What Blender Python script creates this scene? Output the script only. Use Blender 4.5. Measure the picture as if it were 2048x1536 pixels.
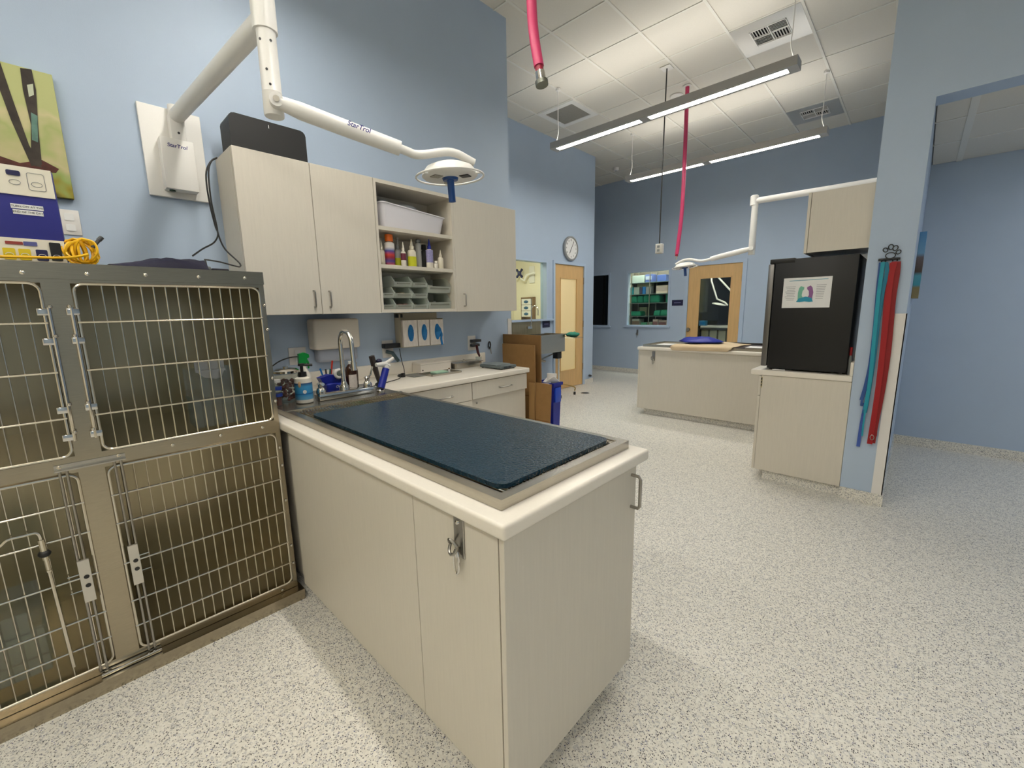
import bpy, bmesh, math, random
from mathutils import Vector, Matrix
random.seed(7)
S = bpy.context.scene
COL = S.collection
for o in list(bpy.data.objects): bpy.data.objects.remove(o)

# ------------------------------------------------------------------ camera
CAM = Vector((3.1145, -0.5537, 1.4173)); YAW, PIT, ROL, FPX = .761236, .171619, -.017784, 847.09
FW = Vector((-math.sin(YAW)*math.cos(PIT), math.cos(YAW)*math.cos(PIT), -math.sin(PIT)))
_rt = Vector((math.cos(YAW), math.sin(YAW), 0)); _up = _rt.cross(FW)
RT = math.cos(ROL)*_rt + math.sin(ROL)*_up
UP = -math.sin(ROL)*_rt + math.cos(ROL)*_up
def at(u, v, ax, val):
    """photo pixel -> point on the axis-aligned plane ax=val"""
    d = FW + (u-1024)/FPX*RT - (v-768)/FPX*UP
    i = 'XYZ'.index(ax); t = (val-CAM[i])/d[i]
    return CAM + t*d
cd = bpy.data.cameras.new('camera'); cam = bpy.data.objects.new('camera', cd); COL.objects.link(cam)
cd.sensor_fit = 'HORIZONTAL'; cd.sensor_width = 36; cd.lens = FPX/2048*36; cd.clip_start = .02
m3 = Matrix((RT, UP, -FW)).transposed(); cam.matrix_world = Matrix.Translation(CAM) @ m3.to_4x4()
S.camera = cam
# ------------------------------------------------------------------ world, exposure
w = bpy.data.worlds.new('world'); S.world = w; w.use_nodes = True
w.node_tree.nodes['Background'].inputs[0].default_value = (.8, .85, 1, 1)
w.node_tree.nodes['Background'].inputs[1].default_value = .05
S.view_settings.view_transform = 'Standard'; S.view_settings.look = 'None'
S.view_settings.exposure = 0.0; S.view_settings.gamma = 1; S.view_settings.use_curve_mapping = False
cy = S.cycles; cy.use_denoising = True; cy.max_bounces = 7; cy.diffuse_bounces = 4; cy.glossy_bounces = 4; cy.transmission_bounces = 4; cy.transparent_max_bounces = 10
cy.caustics_reflective = False; cy.caustics_refractive = False; cy.sample_clamp_indirect = 6; cy.use_adaptive_sampling = True; cy.adaptive_threshold = .03; cy.use_light_tree = False
LAMP_DOWN, LAMP_UP = 59.0, 9.0          # pendant diffusers: strength down / up
LAMP_COL = (1.0, .955, .87)
# ------------------------------------------------------------------ materials
def lin(c):
    c = [x/255 for x in c[:3]]
    return tuple(x/12.92 if x <= .04045 else ((x+.055)/1.055)**2.4 for x in c) + (1,)
MATS = {}
def mat(name, col, rough=.5, metal=0, var=0, vscale=8, stretch=(1,1,1), bump=0, bscale=60, spec=None, emit=0, coat=0, sub=None):
    if name in MATS: return MATS[name]
    m = bpy.data.materials.new(name); MATS[name] = m; m.use_nodes = True
    nt = m.node_tree; b = nt.nodes['Principled BSDF']
    b.inputs['Base Color'].default_value = lin(col); b.inputs['Roughness'].default_value = rough; b.inputs['Metallic'].default_value = metal
    if spec is not None: b.inputs['Specular IOR Level'].default_value = spec
    if coat: b.inputs['Coat Weight'].default_value = coat
    if emit:
        b.inputs['Emission Color'].default_value = lin(col); b.inputs['Emission Strength'].default_value = emit
    if var or bump:
        tc = nt.nodes.new('ShaderNodeTexCoord'); mp = nt.nodes.new('ShaderNodeMapping'); mp.inputs['Scale'].default_value = stretch
        nt.links.new(tc.outputs['Object'], mp.inputs[0])
    if var:
        n = nt.nodes.new('ShaderNodeTexNoise'); n.inputs['Scale'].default_value = vscale; n.inputs['Detail'].default_value = 4
        nt.links.new(mp.outputs[0], n.inputs[0])
        r = nt.nodes.new('ShaderNodeMapRange'); r.inputs[1].default_value = .3; r.inputs[2].default_value = .7
        r.inputs[3].default_value = 1-var; r.inputs[4].default_value = 1+var
        nt.links.new(n.outputs[0], r.inputs[0])
        mx = nt.nodes.new('ShaderNodeMix'); mx.data_type = 'RGBA'; mx.blend_type = 'MULTIPLY'; mx.inputs[0].default_value = 1
        mx.inputs[6].default_value = lin(col); nt.links.new(r.outputs[0], mx.inputs[7]); nt.links.new(mx.outputs[2], b.inputs['Base Color'])
    if bump:
        n2 = nt.nodes.new('ShaderNodeTexNoise'); n2.inputs['Scale'].default_value = bscale; n2.inputs['Detail'].default_value = 3
        nt.links.new(mp.outputs[0], n2.inputs[0]); bp = nt.nodes.new('ShaderNodeBump'); bp.inputs['Strength'].default_value = bump; bp.inputs['Distance'].default_value = .01
        nt.links.new(n2.outputs[0], bp.inputs['Height']); nt.links.new(bp.outputs[0], b.inputs['Normal'])
    return m
def clear(name, tint, body=.0, bodycol=(255,255,255), gloss=.08, rough=.03):
    """thin clear sheet: see-through with a weak sheen and some milky body"""
    m = bpy.data.materials.new(name); MATS[name] = m; m.use_nodes = True; nt = m.node_tree; nt.nodes.clear()
    out = nt.nodes.new('ShaderNodeOutputMaterial'); t = nt.nodes.new('ShaderNodeBsdfTransparent'); t.inputs[0].default_value = lin(tint)
    g = nt.nodes.new('ShaderNodeBsdfGlossy'); g.inputs['Roughness'].default_value = rough
    mx = nt.nodes.new('ShaderNodeMixShader'); mx.inputs[0].default_value = gloss
    nt.links.new(t.outputs[0], mx.inputs[1]); nt.links.new(g.outputs[0], mx.inputs[2]); last = mx
    if body:
        d = nt.nodes.new('ShaderNodeBsdfTranslucent'); d.inputs[0].default_value = lin(bodycol)
        d2 = nt.nodes.new('ShaderNodeBsdfDiffuse'); d2.inputs[0].default_value = lin(bodycol)
        m1 = nt.nodes.new('ShaderNodeMixShader'); m1.inputs[0].default_value = .5
        nt.links.new(d.outputs[0], m1.inputs[1]); nt.links.new(d2.outputs[0], m1.inputs[2])
        m2 = nt.nodes.new('ShaderNodeMixShader'); m2.inputs[0].default_value = body
        nt.links.new(mx.outputs[0], m2.inputs[1]); nt.links.new(m1.outputs[0], m2.inputs[2]); last = m2
    nt.links.new(last.outputs[0], out.inputs[0]); return m
def emis(name, col, strength):
    m = bpy.data.materials.new(name); MATS[name] = m; m.use_nodes = True; nt = m.node_tree; nt.nodes.clear()
    out = nt.nodes.new('ShaderNodeOutputMaterial'); e = nt.nodes.new('ShaderNodeEmission'); e.inputs[0].default_value = (*col, 1); e.inputs[1].default_value = strength
    nt.links.new(e.outputs[0], out.inputs[0]); return m
def floor_mat():
    m = bpy.data.materials.new('floor_flecks'); m.use_nodes = True; nt = m.node_tree; b = nt.nodes['Principled BSDF']
    tc = nt.nodes.new('ShaderNodeTexCoord')
    def layer(scale, stops, thr, rnd=1):
        v = nt.nodes.new('ShaderNodeTexVoronoi'); v.inputs['Scale'].default_value = scale; v.inputs['Randomness'].default_value = rnd
        nz = nt.nodes.new('ShaderNodeTexNoise'); nz.inputs['Scale'].default_value = scale*.8
        ad = nt.nodes.new('ShaderNodeMixRGB'); ad.blend_type = 'LINEAR_LIGHT'; ad.inputs[0].default_value = .35/scale
        nt.links.new(tc.outputs['Object'], nz.inputs[0]); nt.links.new(tc.outputs['Object'], ad.inputs[1]); nt.links.new(nz.outputs['Color'], ad.inputs[2])
        nt.links.new(ad.outputs[0], v.inputs['Vector'])
        sp = nt.nodes.new('ShaderNodeSeparateColor'); nt.links.new(v.outputs['Color'], sp.inputs[0])
        cr = nt.nodes.new('ShaderNodeValToRGB'); cr.color_ramp.interpolation = 'CONSTANT'
        el = cr.color_ramp.elements
        while len(el) < len(stops): el.new(.5)
        for e, (p, c) in zip(el, stops): e.position = p; e.color = lin(c)
        nt.links.new(sp.outputs[0], cr.inputs[0])
        th = nt.nodes.new('ShaderNodeMath'); th.operation = 'LESS_THAN'; th.inputs[1].default_value = thr
        nt.links.new(v.outputs['Distance'], th.inputs[0])
        return cr, th
    c1, t1 = layer(120, [(0,(226,222,212)),(.2,(206,204,200)),(.4,(232,228,218)),(.8,(240,237,228))], 9)
    c2, t2 = layer(200, [(0,(34,36,42)),(.11,(58,68,116)),(.14,(112,112,112)),(.26,(166,164,158)),(.42,(238,235,226))], .44)
    mx = nt.nodes.new('ShaderNodeMix'); mx.data_type = 'RGBA'
    sel = nt.nodes.new('ShaderNodeMath'); sel.operation = 'MULTIPLY'; sel.inputs[1].default_value = .92
    nt.links.new(t2.outputs[0], sel.inputs[0]); nt.links.new(sel.outputs[0], mx.inputs[0])
    nt.links.new(c1.outputs[0], mx.inputs[6]); nt.links.new(c2.outputs[0], mx.inputs[7])
    nt.links.new(mx.outputs[2], b.inputs['Base Color']); b.inputs['Roughness'].default_value = .42; b.inputs['Specular IOR Level'].default_value = .35
    MATS['floor_flecks'] = m; return m
def ramp_mat(name, stops, axis='Z', z0=0, z1=1, rough=.5, noise=.0, nscale=6):
    """flat print: colour bands along one object axis"""
    m = bpy.data.materials.new(name); MATS[name] = m; m.use_nodes = True; nt = m.node_tree; b = nt.nodes['Principled BSDF']
    tc = nt.nodes.new('ShaderNodeTexCoord'); sp = nt.nodes.new('ShaderNodeSeparateXYZ'); nt.links.new(tc.outputs['Object'], sp.inputs[0])
    r = nt.nodes.new('ShaderNodeMapRange'); r.inputs[1].default_value = z0; r.inputs[2].default_value = z1
    src = sp.outputs['XYZ'.index(axis)]
    if noise:
        n = nt.nodes.new('ShaderNodeTexNoise'); n.inputs['Scale'].default_value = nscale; nt.links.new(tc.outputs['Object'], n.inputs[0])
        a = nt.nodes.new('ShaderNodeMath'); a.operation = 'MULTIPLY_ADD'; a.inputs[1].default_value = noise; nt.links.new(n.outputs[0], a.inputs[0]); nt.links.new(src, a.inputs[2]); src = a.outputs[0]
    nt.links.new(src, r.inputs[0]); cr = nt.nodes.new('ShaderNodeValToRGB'); el = cr.color_ramp.elements
    while len(el) < len(stops): el.new(.5)
    for e, (p, c) in zip(el, stops): e.position = p; e.color = lin(c)
    nt.links.new(r.outputs[0], cr.inputs[0]); nt.links.new(cr.outputs[0], b.inputs['Base Color']); b.inputs['Roughness'].default_value = rough
    return m
M_WALL = mat('wall_blue', (180,197,218), .55, var=.015, vscale=3, bump=.04, bscale=180)
M_CREAM = mat('wall_cream', (238,230,205), .6)
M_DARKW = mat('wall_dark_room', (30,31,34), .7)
M_CEIL = mat('ceiling_tile', (226,221,210), .85, var=.03, vscale=220, bump=.12, bscale=240)
M_TBAR = mat('ceiling_grid', (232,229,220), .5)
M_FLOOR = floor_mat()
M_COVE = M_FLOOR
M_LAM = mat('laminate', (216,209,195), .45, var=.02, vscale=14, stretch=(9,9,.5), bump=.03, bscale=40)
M_LAMIN = mat('laminate_inside', (212,204,188), .5)
M_COUNTER = mat('countertop', (240,233,220), .28, var=.01, vscale=90)
M_STEEL = mat('steel', (190,184,172), .27, metal=.95, var=.05, vscale=20, stretch=(1,1,12), bump=.02, bscale=60)
M_STEELD = mat('steel_cage', (182,168,138), .36, metal=.9, var=.08, vscale=6, stretch=(14,14,.7), bump=.03, bscale=40)
M_CHROME = mat('chrome', (215,213,208), .09, metal=1)
M_WIRE = mat('wire', (214,208,194), .2, metal=1)
M_NICKEL = mat('nickel', (165,162,156), .3, metal=1)
M_ALU = mat('aluminium', (178,176,172), .45, metal=.25)
M_FEED = clear('feeder_clear', (238,242,240), body=.07, bodycol=(220,224,226), gloss=.05, rough=.1)
M_BLACK = mat('black_plastic', (22,22,23), .42)
M_BLACKG = mat('black_gloss', (14,14,16), .25)
M_DGREY = mat('dark_grey', (62,64,66), .5)
M_GREY = mat('grey_plastic', (128,132,132), .5)
M_WHITE = mat('white_enamel', (243,241,236), .3)
M_WHITEP = mat('white_plastic', (232,229,224), .4)
M_PAPER = mat('paper', (238,238,236), .7)
M_WOOD = mat('birch_door', (216,178,122), .42, var=.07, vscale=9, stretch=(7,7,.35))
M_CARD = mat('cardboard', (150,114,68), .8, var=.05, vscale=20)
M_CARDD = mat('cardboard_edge', (120,82,42), .85)
M_FRAME = mat('painted_frame', (182,200,222), .4)
M_GLASS = clear('window_glass', (238,245,242), gloss=.05)
M_FROST = clear('frosted_glass', (230,225,205), body=.75, bodycol=(245,236,210), gloss=.05, rough=.2)
M_CLEAR = clear('clear_plastic', (246,250,247), body=.42, bodycol=(244,247,242), gloss=.08, rough=.12)
M_MAT = mat('table_mat', (9,48,66), .15, bump=.5, bscale=110)
M_BLUE = mat('blue_plastic', (24,40,150), .35)
M_NAVY = mat('navy', (28,30,78), .5)
M_DEVBLUE = mat('device_blue', (50,52,132), .35)
M_LBLUE = mat('glove_blue', (20,120,190), .45)
M_RED = mat('red_nylon', (158,12,22), .55)
M_PINK = mat('hose_red', (202,60,106), .4)
M_TEAL = mat('teal_drape', (40,128,108), .75, bump=.2, bscale=14)
M_TEALL = mat('teal_leash', (24,150,170), .5)
M_LEASHB = mat('blue_leash', (44,84,150), .5)
M_YELLOW = mat('yellow_cord', (244,190,20), .4)
M_LENS = mat('lens_grey', (150,145,135), .3)
M_CREAMC = mat('towel_cream', (214,192,158), .95, bump=.3, bscale=220)
M_BAGB = mat('blue_bag', (24,40,150), .45, bump=.15, bscale=30)
M_BROWN = mat('brown_bottle', (52,26,14), .15)
M_ORANGE = mat('orange', (232,110,20), .4)
M_GREEN = mat('green_plastic', (10,150,60), .35)
M_STICK = mat('sticker_white', (240,240,238), .5)
M_SIGN = mat('sign_navy', (26,28,66), .4)
# ------------------------------------------------------------------ geometry helpers
def wloc(o):
    v = Vector((0,0,0))
    while o is not None: v += o.location; o = o.parent
    return v
class MB:
    def __init__(s): s.v = []; s.f = []; s.M = None
    def add(s, vs, fs):
        n = len(s.v)
        s.v += [(s.M @ Vector(p)) if s.M is not None else Vector(p) for p in vs]
        s.f += [tuple(i+n for i in f) for f in fs]; return s
    def box(s, x0, x1, y0, y1, z0, z1):
        if x0 > x1: x0, x1 = x1, x0
        if y0 > y1: y0, y1 = y1, y0
        if z0 > z1: z0, z1 = z1, z0
        return s.add([(x0,y0,z0),(x1,y0,z0),(x1,y1,z0),(x0,y1,z0),(x0,y0,z1),(x1,y0,z1),(x1,y1,z1),(x0,y1,z1)],
            [(0,3,2,1),(4,5,6,7),(0,1,5,4),(1,2,6,5),(2,3,7,6),(3,0,4,7)])
    def rbox(s, x0, x1, y0, y1, z0, z1, r=.005, seg=2, axes='XYZ'):
        bm = bmesh.new(); bmesh.ops.create_cube(bm, size=1)
        for q in bm.verts: q.co = Vector((x0+(q.co.x+.5)*(x1-x0), y0+(q.co.y+.5)*(y1-y0), z0+(q.co.z+.5)*(z1-z0)))
        es = []
        for e in bm.edges:
            d = (e.verts[0].co-e.verts[1].co); a = 'XYZ'[max(range(3), key=lambda i: abs(d[i]))]
            if a in axes: es.append(e)
        bmesh.ops.bevel(bm, geom=es, offset=r, segments=seg, profile=.5, affect='EDGES')
        return s._bm(bm)
    def _bm(s, bm):
        bm.verts.index_update(); s.add([v.co.copy() for v in bm.verts], [tuple(v.index for v in f.verts) for f in bm.faces]); bm.free(); return s
    def cyl(s, p0, p1, r0, r1=None, n=14, caps=True):
        p0, p1 = Vector(p0), Vector(p1); r1 = r0 if r1 is None else r1
        d = (p1-p0).normalized(); a = d.orthogonal().normalized(); b = d.cross(a)
        vs = [p0+r0*(math.cos(t)*a+math.sin(t)*b) for t in [2*math.pi*i/n for i in range(n)]]
        vs += [p1+r1*(math.cos(t)*a+math.sin(t)*b) for t in [2*math.pi*i/n for i in range(n)]]
        fs = [(i, (i+1)%n, n+(i+1)%n, n+i) for i in range(n)]
        if caps: fs += [tuple(range(n))[::-1], tuple(range(n, 2*n))]
        return s.add(vs, fs)
    def tube(s, pts, r, n=8, closed=False, flat=1.0, caps=True):
        pts = [Vector(p) for p in pts]; N = len(pts); rs = r if isinstance(r, (list, tuple)) else [r]*N
        vs = []; a = None
        for i, p in enumerate(pts):
            if closed: d = pts[(i+1)%N]-pts[i-1]
            else: d = pts[min(i+1, N-1)]-pts[max(i-1, 0)]
            d.normalize()
            if a is None: a = d.orthogonal().normalized()
            a = (a-d*a.dot(d)); a = a.normalized() if a.length > 1e-6 else d.orthogonal().normalized()
            b = d.cross(a)
            vs += [p+rs[i]*(math.cos(t)*a+flat*math.sin(t)*b) for t in [2*math.pi*k/n for k in range(n)]]
        fs = []
        for i in range(N if closed else N-1):
            j = (i+1)%N
            fs += [(i*n+k, i*n+(k+1)%n, j*n+(k+1)%n, j*n+k) for k in range(n)]
        if not closed and caps: fs += [tuple(range(n))[::-1], tuple(range((N-1)*n, N*n))]
        return s.add(vs, fs)
    def lathe(s, c, prof, n=20, axis='Z', squash=(1,1)):
        c = Vector(c); vs = []; fs = []
        for r, h in prof:
            for k in range(n):
                t = 2*math.pi*k/n; x, y = r*math.cos(t)*squash[0], r*math.sin(t)*squash[1]
                vs.append(c+Vector({'Z': (x,y,h), 'X': (h,x,y), 'Y': (x,h,y)}[axis]))
        for i in range(len(prof)-1):
            fs += [(i*n+k, i*n+(k+1)%n, (i+1)*n+(k+1)%n, (i+1)*n+k) for k in range(n)]
        fs += [tuple(range(n))[::-1], tuple(range((len(prof)-1)*n, len(prof)*n))]
        return s.add(vs, fs)
    def prism(s, poly, axis, a, b):
        """2D polygon extruded from a to b along axis (coords in the other two axes, in XYZ order)"""
        n = len(poly); i = 'XYZ'.index(axis); vs = []
        for h in (a, b):
            for q in poly:
                p = list(q); p.insert(i, h); vs.append(p)
        fs = [(k, (k+1)%n, n+(k+1)%n, n+k) for k in range(n)] + [tuple(range(n))[::-1], tuple(range(n, 2*n))]
        return s.add(vs, fs)
    def ball(s, c, r, n=12, m=8, sc=(1,1,1)):
        prof = [(r*math.sin(math.pi*i/m), -r*math.cos(math.pi*i/m)) for i in range(m+1)]
        prof[0] = (r*.02, -r); prof[-1] = (r*.02, r)
        c = Vector(c); vs = []; fs = []
        for rr, h in prof:
            for k in range(n):
                t = 2*math.pi*k/n; vs.append(c+Vector((rr*math.cos(t)*sc[0], rr*math.sin(t)*sc[1], h*sc[2])))
        for i in range(m): fs += [(i*n+k, i*n+(k+1)%n, (i+1)*n+(k+1)%n, (i+1)*n+k) for k in range(n)]
        fs += [tuple(range(n))[::-1], tuple(range(m*n, m*n+n))]
        return s.add(vs, fs)
    def build(s, name, material, parent=None, smooth=False, origin=None, ang=35):
        o0 = wloc(parent) if parent else Vector(origin or (0,0,0))
        me = bpy.data.meshes.new(name); me.from_pydata([tuple(v-o0) for v in s.v], [], s.f); me.validate()
        bm = bmesh.new(); bm.from_mesh(me); bmesh.ops.recalc_face_normals(bm, faces=bm.faces); bm.to_mesh(me); bm.free()
        me.materials.append(material)
        if smooth:
            for p in me.polygons: p.use_smooth = True
            me.set_sharp_from_angle(angle=math.radians(ang))
        o = bpy.data.objects.new(name, me); COL.objects.link(o)
        if parent: o.parent = parent
        else: o.location = o0
        return o
def B(*a): return MB().box(*a)
def RB(*a, **k): return MB().rbox(*a, **k)
def tag(o, label=None, cat=None, group=None, kind=None):
    if label: o['label'] = label
    if cat: o['category'] = cat
    if group: o['group'] = group
    if kind: o['kind'] = kind
    return o
def thing(name, label, cat, loc=(0,0,0), group=None):
    o = bpy.data.objects.new(name, None); COL.objects.link(o); o.location = loc; o.empty_display_size = .05
    return tag(o, label, cat, group)
def struct(o, label, cat): return tag(o, label, cat, kind='structure')
def arc(c, r, a0, a1, n, ax='XZ'):
    out = []
    for i in range(n+1):
        t = math.radians(a0+(a1-a0)*i/n); p = list(c); p['XYZ'.index(ax[0])] += r*math.cos(t); p['XYZ'.index(ax[1])] += r*math.sin(t); out.append(tuple(p))
    return out
def smoothpts(pts, n=6):
    """Catmull-Rom through the points"""
    P = [Vector(p) for p in pts]; P = [2*P[0]-P[1]] + P + [2*P[-1]-P[-2]]; out = []
    for i in range(1, len(P)-2):
        for k in range(n):
            t = k/n; a, b, c, d = P[i-1], P[i], P[i+1], P[i+2]
            out.append(.5*((2*b)+(c-a)*t+(2*a-5*b+4*c-d)*t*t+(3*b-a-3*c+d)*t**3))
    out.append(P[-2]); return out
def text(name, body, size, material, parent, pos, xdir, ydir, align='CENTER', depth=.0004, bold=False, shear=0):
    cu = bpy.data.curves.new(name, 'FONT'); cu.body = body; cu.size = size; cu.align_x = align; cu.align_y = 'CENTER'; cu.extrude = depth; cu.resolution_u = 6; cu.shear = shear
    if bold: cu.offset = size*.012
    t = bpy.data.objects.new(name, cu); COL.objects.link(t); bpy.context.view_layer.update()
    me = bpy.data.meshes.new_from_object(t.evaluated_get(bpy.context.evaluated_depsgraph_get()))
    bpy.data.objects.remove(t); bpy.data.curves.remove(cu)
    x = Vector(xdir).normalized(); y = Vector(ydir).normalized(); z = x.cross(y)
    me.transform(Matrix((x, y, z)).transposed().to_4x4()); me.transform(Matrix.Translation(Vector(pos)-wloc(parent)))
    me.materials.clear(); me.materials.append(material)
    o = bpy.data.objects.new(name, me); COL.objects.link(o); o.parent = parent; return o
def dup(root, loc, label=None, group=None):
    r = root.copy(); COL.objects.link(r); r.location = loc
    if label: r['label'] = label
    if group: r['group'] = group
    for ch in list(root.children):
        c = ch.copy(); COL.objects.link(c); c.parent = r
        for g in list(ch.children):
            d = g.copy(); COL.objects.link(d); d.parent = c
    return r
# ------------------------------------------------------------------ room shell
ZC = 4.124; XR = -1.43; YF = 8.146; XP0, XP1 = 2.821, 3.055; YP = 3.278; YP2 = 3.452; ZH = 2.649; YH = 5.218; YE = 2.72; XO = 7.0; YB = -3.2
struct(B(-3.3, XO, YB, YF+.1, -.08, 0).build('floor', M_FLOOR), 'pale speckled sheet floor with grey and blue flecks', 'floor')
def wall(name, label, boxes, m=None):
    mb = MB()
    for b in boxes: mb.box(*b)
    return struct(mb.build(name, m or M_WALL), label, 'wall')
wall('wall_left', 'tall blue wall carrying the cabinets and the arm lamp', [(-.12,0,YB,YE,0,ZC+.1)])
wall('wall_return', 'short blue wall turning into the scrub recess', [(XR,-.12,YE-.12,YE,0,ZC+.1)])
W1 = (3.75, 5.09, 1.27, 2.195); D1 = (5.306, 6.171, 2.188)
wall('wall_recess', 'blue wall with the clock above the narrow wood door', [
    (XR-.12,XR,YE-.12,W1[0],0,ZC+.1),(XR-.12,XR,W1[0],W1[1],0,W1[2]),(XR-.12,XR,W1[0],W1[1],W1[3],ZC+.1),
    (XR-.12,XR,W1[1],D1[0],0,ZC+.1),(XR-.12,XR,D1[0],D1[1],D1[2],ZC+.1),(XR-.12,XR,D1[1],6.51,0,ZC+.1)])
wall('wall_corner', 'blue wall end beside the recess corner', [(-3.2,XR-.12,6.39,6.51,0,ZC+.1)])
W2 = (-2.75,-2.062,1.03,2.192); W3 = (-1.606,-.664,1.043,2.195); D2 = (-.272,.70,2.214)
mbf = [(-3.2,W2[0],YF,YF+.12,0,ZC+.1),(W2[0],W2[1],YF,YF+.12,0,W2[2]),(W2[0],W2[1],YF,YF+.12,W2[3],ZC+.1),
    (W2[1],W3[0],YF,YF+.12,0,ZC+.1),(W3[0],W3[1],YF,YF+.12,0,W3[2]),(W3[0],W3[1],YF,YF+.12,W3[3],ZC+.1),
    (W3[1],D2[0],YF,YF+.12,0,ZC+.1),(D2[0],D2[1],YF,YF+.12,D2[2],ZC+.1),(D2[1],XP1,YF,YF+.12,0,ZC+.1)]
wall('wall_far', 'far blue wall with two interior windows and a wood door', mbf)
wall('wall_partition', 'blue partition wall ending in the pillar with leashes', [(XP0,XP1,YP,YF,0,ZC+.1)])
wall('wall_header', 'blue wall above the wide hallway opening', [(XP1,XO,YP,YP2,ZH,ZC+.1)])
wall('wall_hall', 'blue hallway wall behind the opening', [(XP1,XO,YH,YH+.12,0,ZC+.1)])
wall('wall_right', 'blue wall closing the room on the right', [(XO,XO+.12,YB,YH+.1,0,ZC+.1)])
wall('wall_back', 'cream wall closing the room behind the table', [(-.12,XO+.12,YB-.12,YB,0,ZC+.1)], M_CREAM)
# cove bases (floor sheet turned up the wall)
def cove(name, label, x0, x1, y0, y1, h=.085):
    struct(B(x0,x1,y0,y1,0,h).build(name, M_COVE), label, 'baseboard')
cove('baseboard_far', 'speckled cove base along the far wall', -3.2, D2[0]-.06, YF-.012, YF)
cove('baseboard_far_end', 'speckled cove base right of the far wood door', D2[1]+.06, XP0, YF-.012, YF)
cove('baseboard_hall', 'speckled cove base along the hallway wall', XP1, XO, YH-.012, YH, .09)
cove('baseboard_pillar', 'speckled cove base round the pillar foot', XP0-.0, XP1+.012, YP-.012, YP, .085)
cove('baseboard_partition', 'speckled cove base on the hallway side of the partition', XP1, XP1+.012, YP, YH-.012, .085)
cove('baseboard_recess', 'speckled cove base beside the narrow wood door', XR, XR+.012, D1[1]+.05, 6.522)
cove('baseboard_sink', 'speckled cove base under the scrub sink', XR, XR+.012, YE, D1[0]-.05)
# ------------------------------------------------------------------ ceiling: grid, tiles
P = .625; GX0 = -.445; GY0 = 5.06
ceil = struct(B(-3.3, XO+.1, YB, YF+.1, ZC+.035, ZC+.12).build('ceiling', M_CEIL), 'white suspended tile ceiling with an exposed grid', 'ceiling')
tile = RB(-P/2+.006,P/2-.006,-P/2+.006,P/2-.006,.006,.02, r=.003, seg=1).build('tile', M_CEIL); tme = tile.data; bpy.data.objects.remove(tile)
skip = {(3,-1),(3,3),(-1,-1)}        # bays taken by vents
for i in range(-4, 9):
    for j in range(-7, 5):
        if (i, j) in skip: continue
        x = GX0+(i+.5)*P; y = GY0+(j+.5)*P
        if x-P/2 > XO-.2 or y > YF+.2: continue
        o = bpy.data.objects.new('tile', tme); COL.objects.link(o); o.parent = ceil; o.location = (x, y, ZC)
for i in range(-4, 10):
    x = GX0+i*P; B(x-.012,x+.012,GY0-7*P,YF,ZC-.004,ZC+.01).build('grid_bar', M_TBAR, ceil)
for j in range(-7, 5):
    y = GY0+j*P; B(GX0-4*P,GX0+9*P,y-.0075,y+.0075,ZC-.001,ZC+.01).build('grid_bar', M_TBAR, ceil)
# hallway ceiling
hc = struct(B(XP1,XO,YP2,YH,ZH+.06,ZH+.12).build('ceiling_hall', M_CEIL), 'lower hallway ceiling with white tiles', 'ceiling')
HX = [XP1, 3.235, 4.445, 5.655, 6.865]; HY = [YP2, 3.92, 4.53, YH]
for i in range(4):
    for j in range(3):
        RB(HX[i]+.006,HX[i+1]-.006,HY[j]+.006,HY[j+1]-.006,ZH+.03,ZH+.045,r=.003,seg=1).build('tile', M_CEIL, hc)
for x in HX[1:]: B(x-.02,x+.02,YP2,YH,ZH+.024,ZH+.04).build('grid_bar', M_TBAR, hc)
for y in HY[1:3]: B(XP1,XO,y-.01,y+.01,ZH+.026,ZH+.04).build('grid_bar', M_TBAR, hc)
# ------------------------------------------------------------------ rooms behind the glass
def room(tagname, label, x0, x1, y0, y1, h, m, open_side):
    mb = MB(); t = .05
    if open_side != 'X1': mb.box(x1, x1+t, y0, y1, 0, h)
    if open_side != 'Y0': mb.box(x0, x1, y0-t, y0, 0, h)
    mb.box(x0-t, x0, y0, y1, 0, h)
    if open_side == 'Y0': mb.box(x0, x1, y1, y1+t, 0, h)
    else: mb.box(x0, x1, y1, y1+t, 0, h)
    mb.box(x0-t, x1+t, y0-t, y1+t, h, h+t); mb.box(x0-t, x1+t, y0, y1, .0005, .004)
    return struct(mb.build('wall_'+tagname, m), label, 'wall')
room('scrub_room', 'bright cream scrub room walls seen through the window', -3.35, XR-.12, 3.2, 6.33, 2.75, M_CREAM, 'X1')
room('supply_room', 'cream supply room walls behind the glass', -1.98, -.42, YF+.12, YF+1.35, 2.75, M_CREAM, 'Y0')
room('surgery_room', 'surgery walls coloured dark for the dim room behind the door', -.36, 2.2, YF+.12, YF+3.6, 2.75, mat('wall_surgery_dimmed', (40,39,30), .7), 'Y0')  # near-black wall colour stands in for the dim light of the surgery
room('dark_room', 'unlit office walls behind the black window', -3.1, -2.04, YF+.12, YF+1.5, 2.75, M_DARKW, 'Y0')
def ceil_panel(x0, x1, y0, y1, z, s, label, col=(1,.93,.78)):
    t = thing('ceiling_panel_lamp', label, 'lamp', ((x0+x1)/2,(y0+y1)/2,z))
    B(x0-.02,x1+.02,y0-.02,y1+.02,z,z+.03).build('housing', M_WHITE, t)
    B(x0,x1,y0,y1,z-.006,z-.001).build('diffuser', emis('panel_light', col, s), t)
ceil_panel(-2.6,-2.0,4.2,5.4,2.70,17,'flat square panel lamp in the scrub room ceiling')
ceil_panel(-1.7,-.6,YF+.14,YF+.34,2.70,60,'flat panel lamp in the supply room ceiling')
ceil_panel(-.2,.6,YF+.2,YF+.6,2.70,28,'flat panel lamp in the surgery ceiling')
ceil_panel(4.4,5.6,3.9,4.5,ZH+.01,7,'flat panel lamp in the hallway ceiling', (.93,.96,1))
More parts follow.
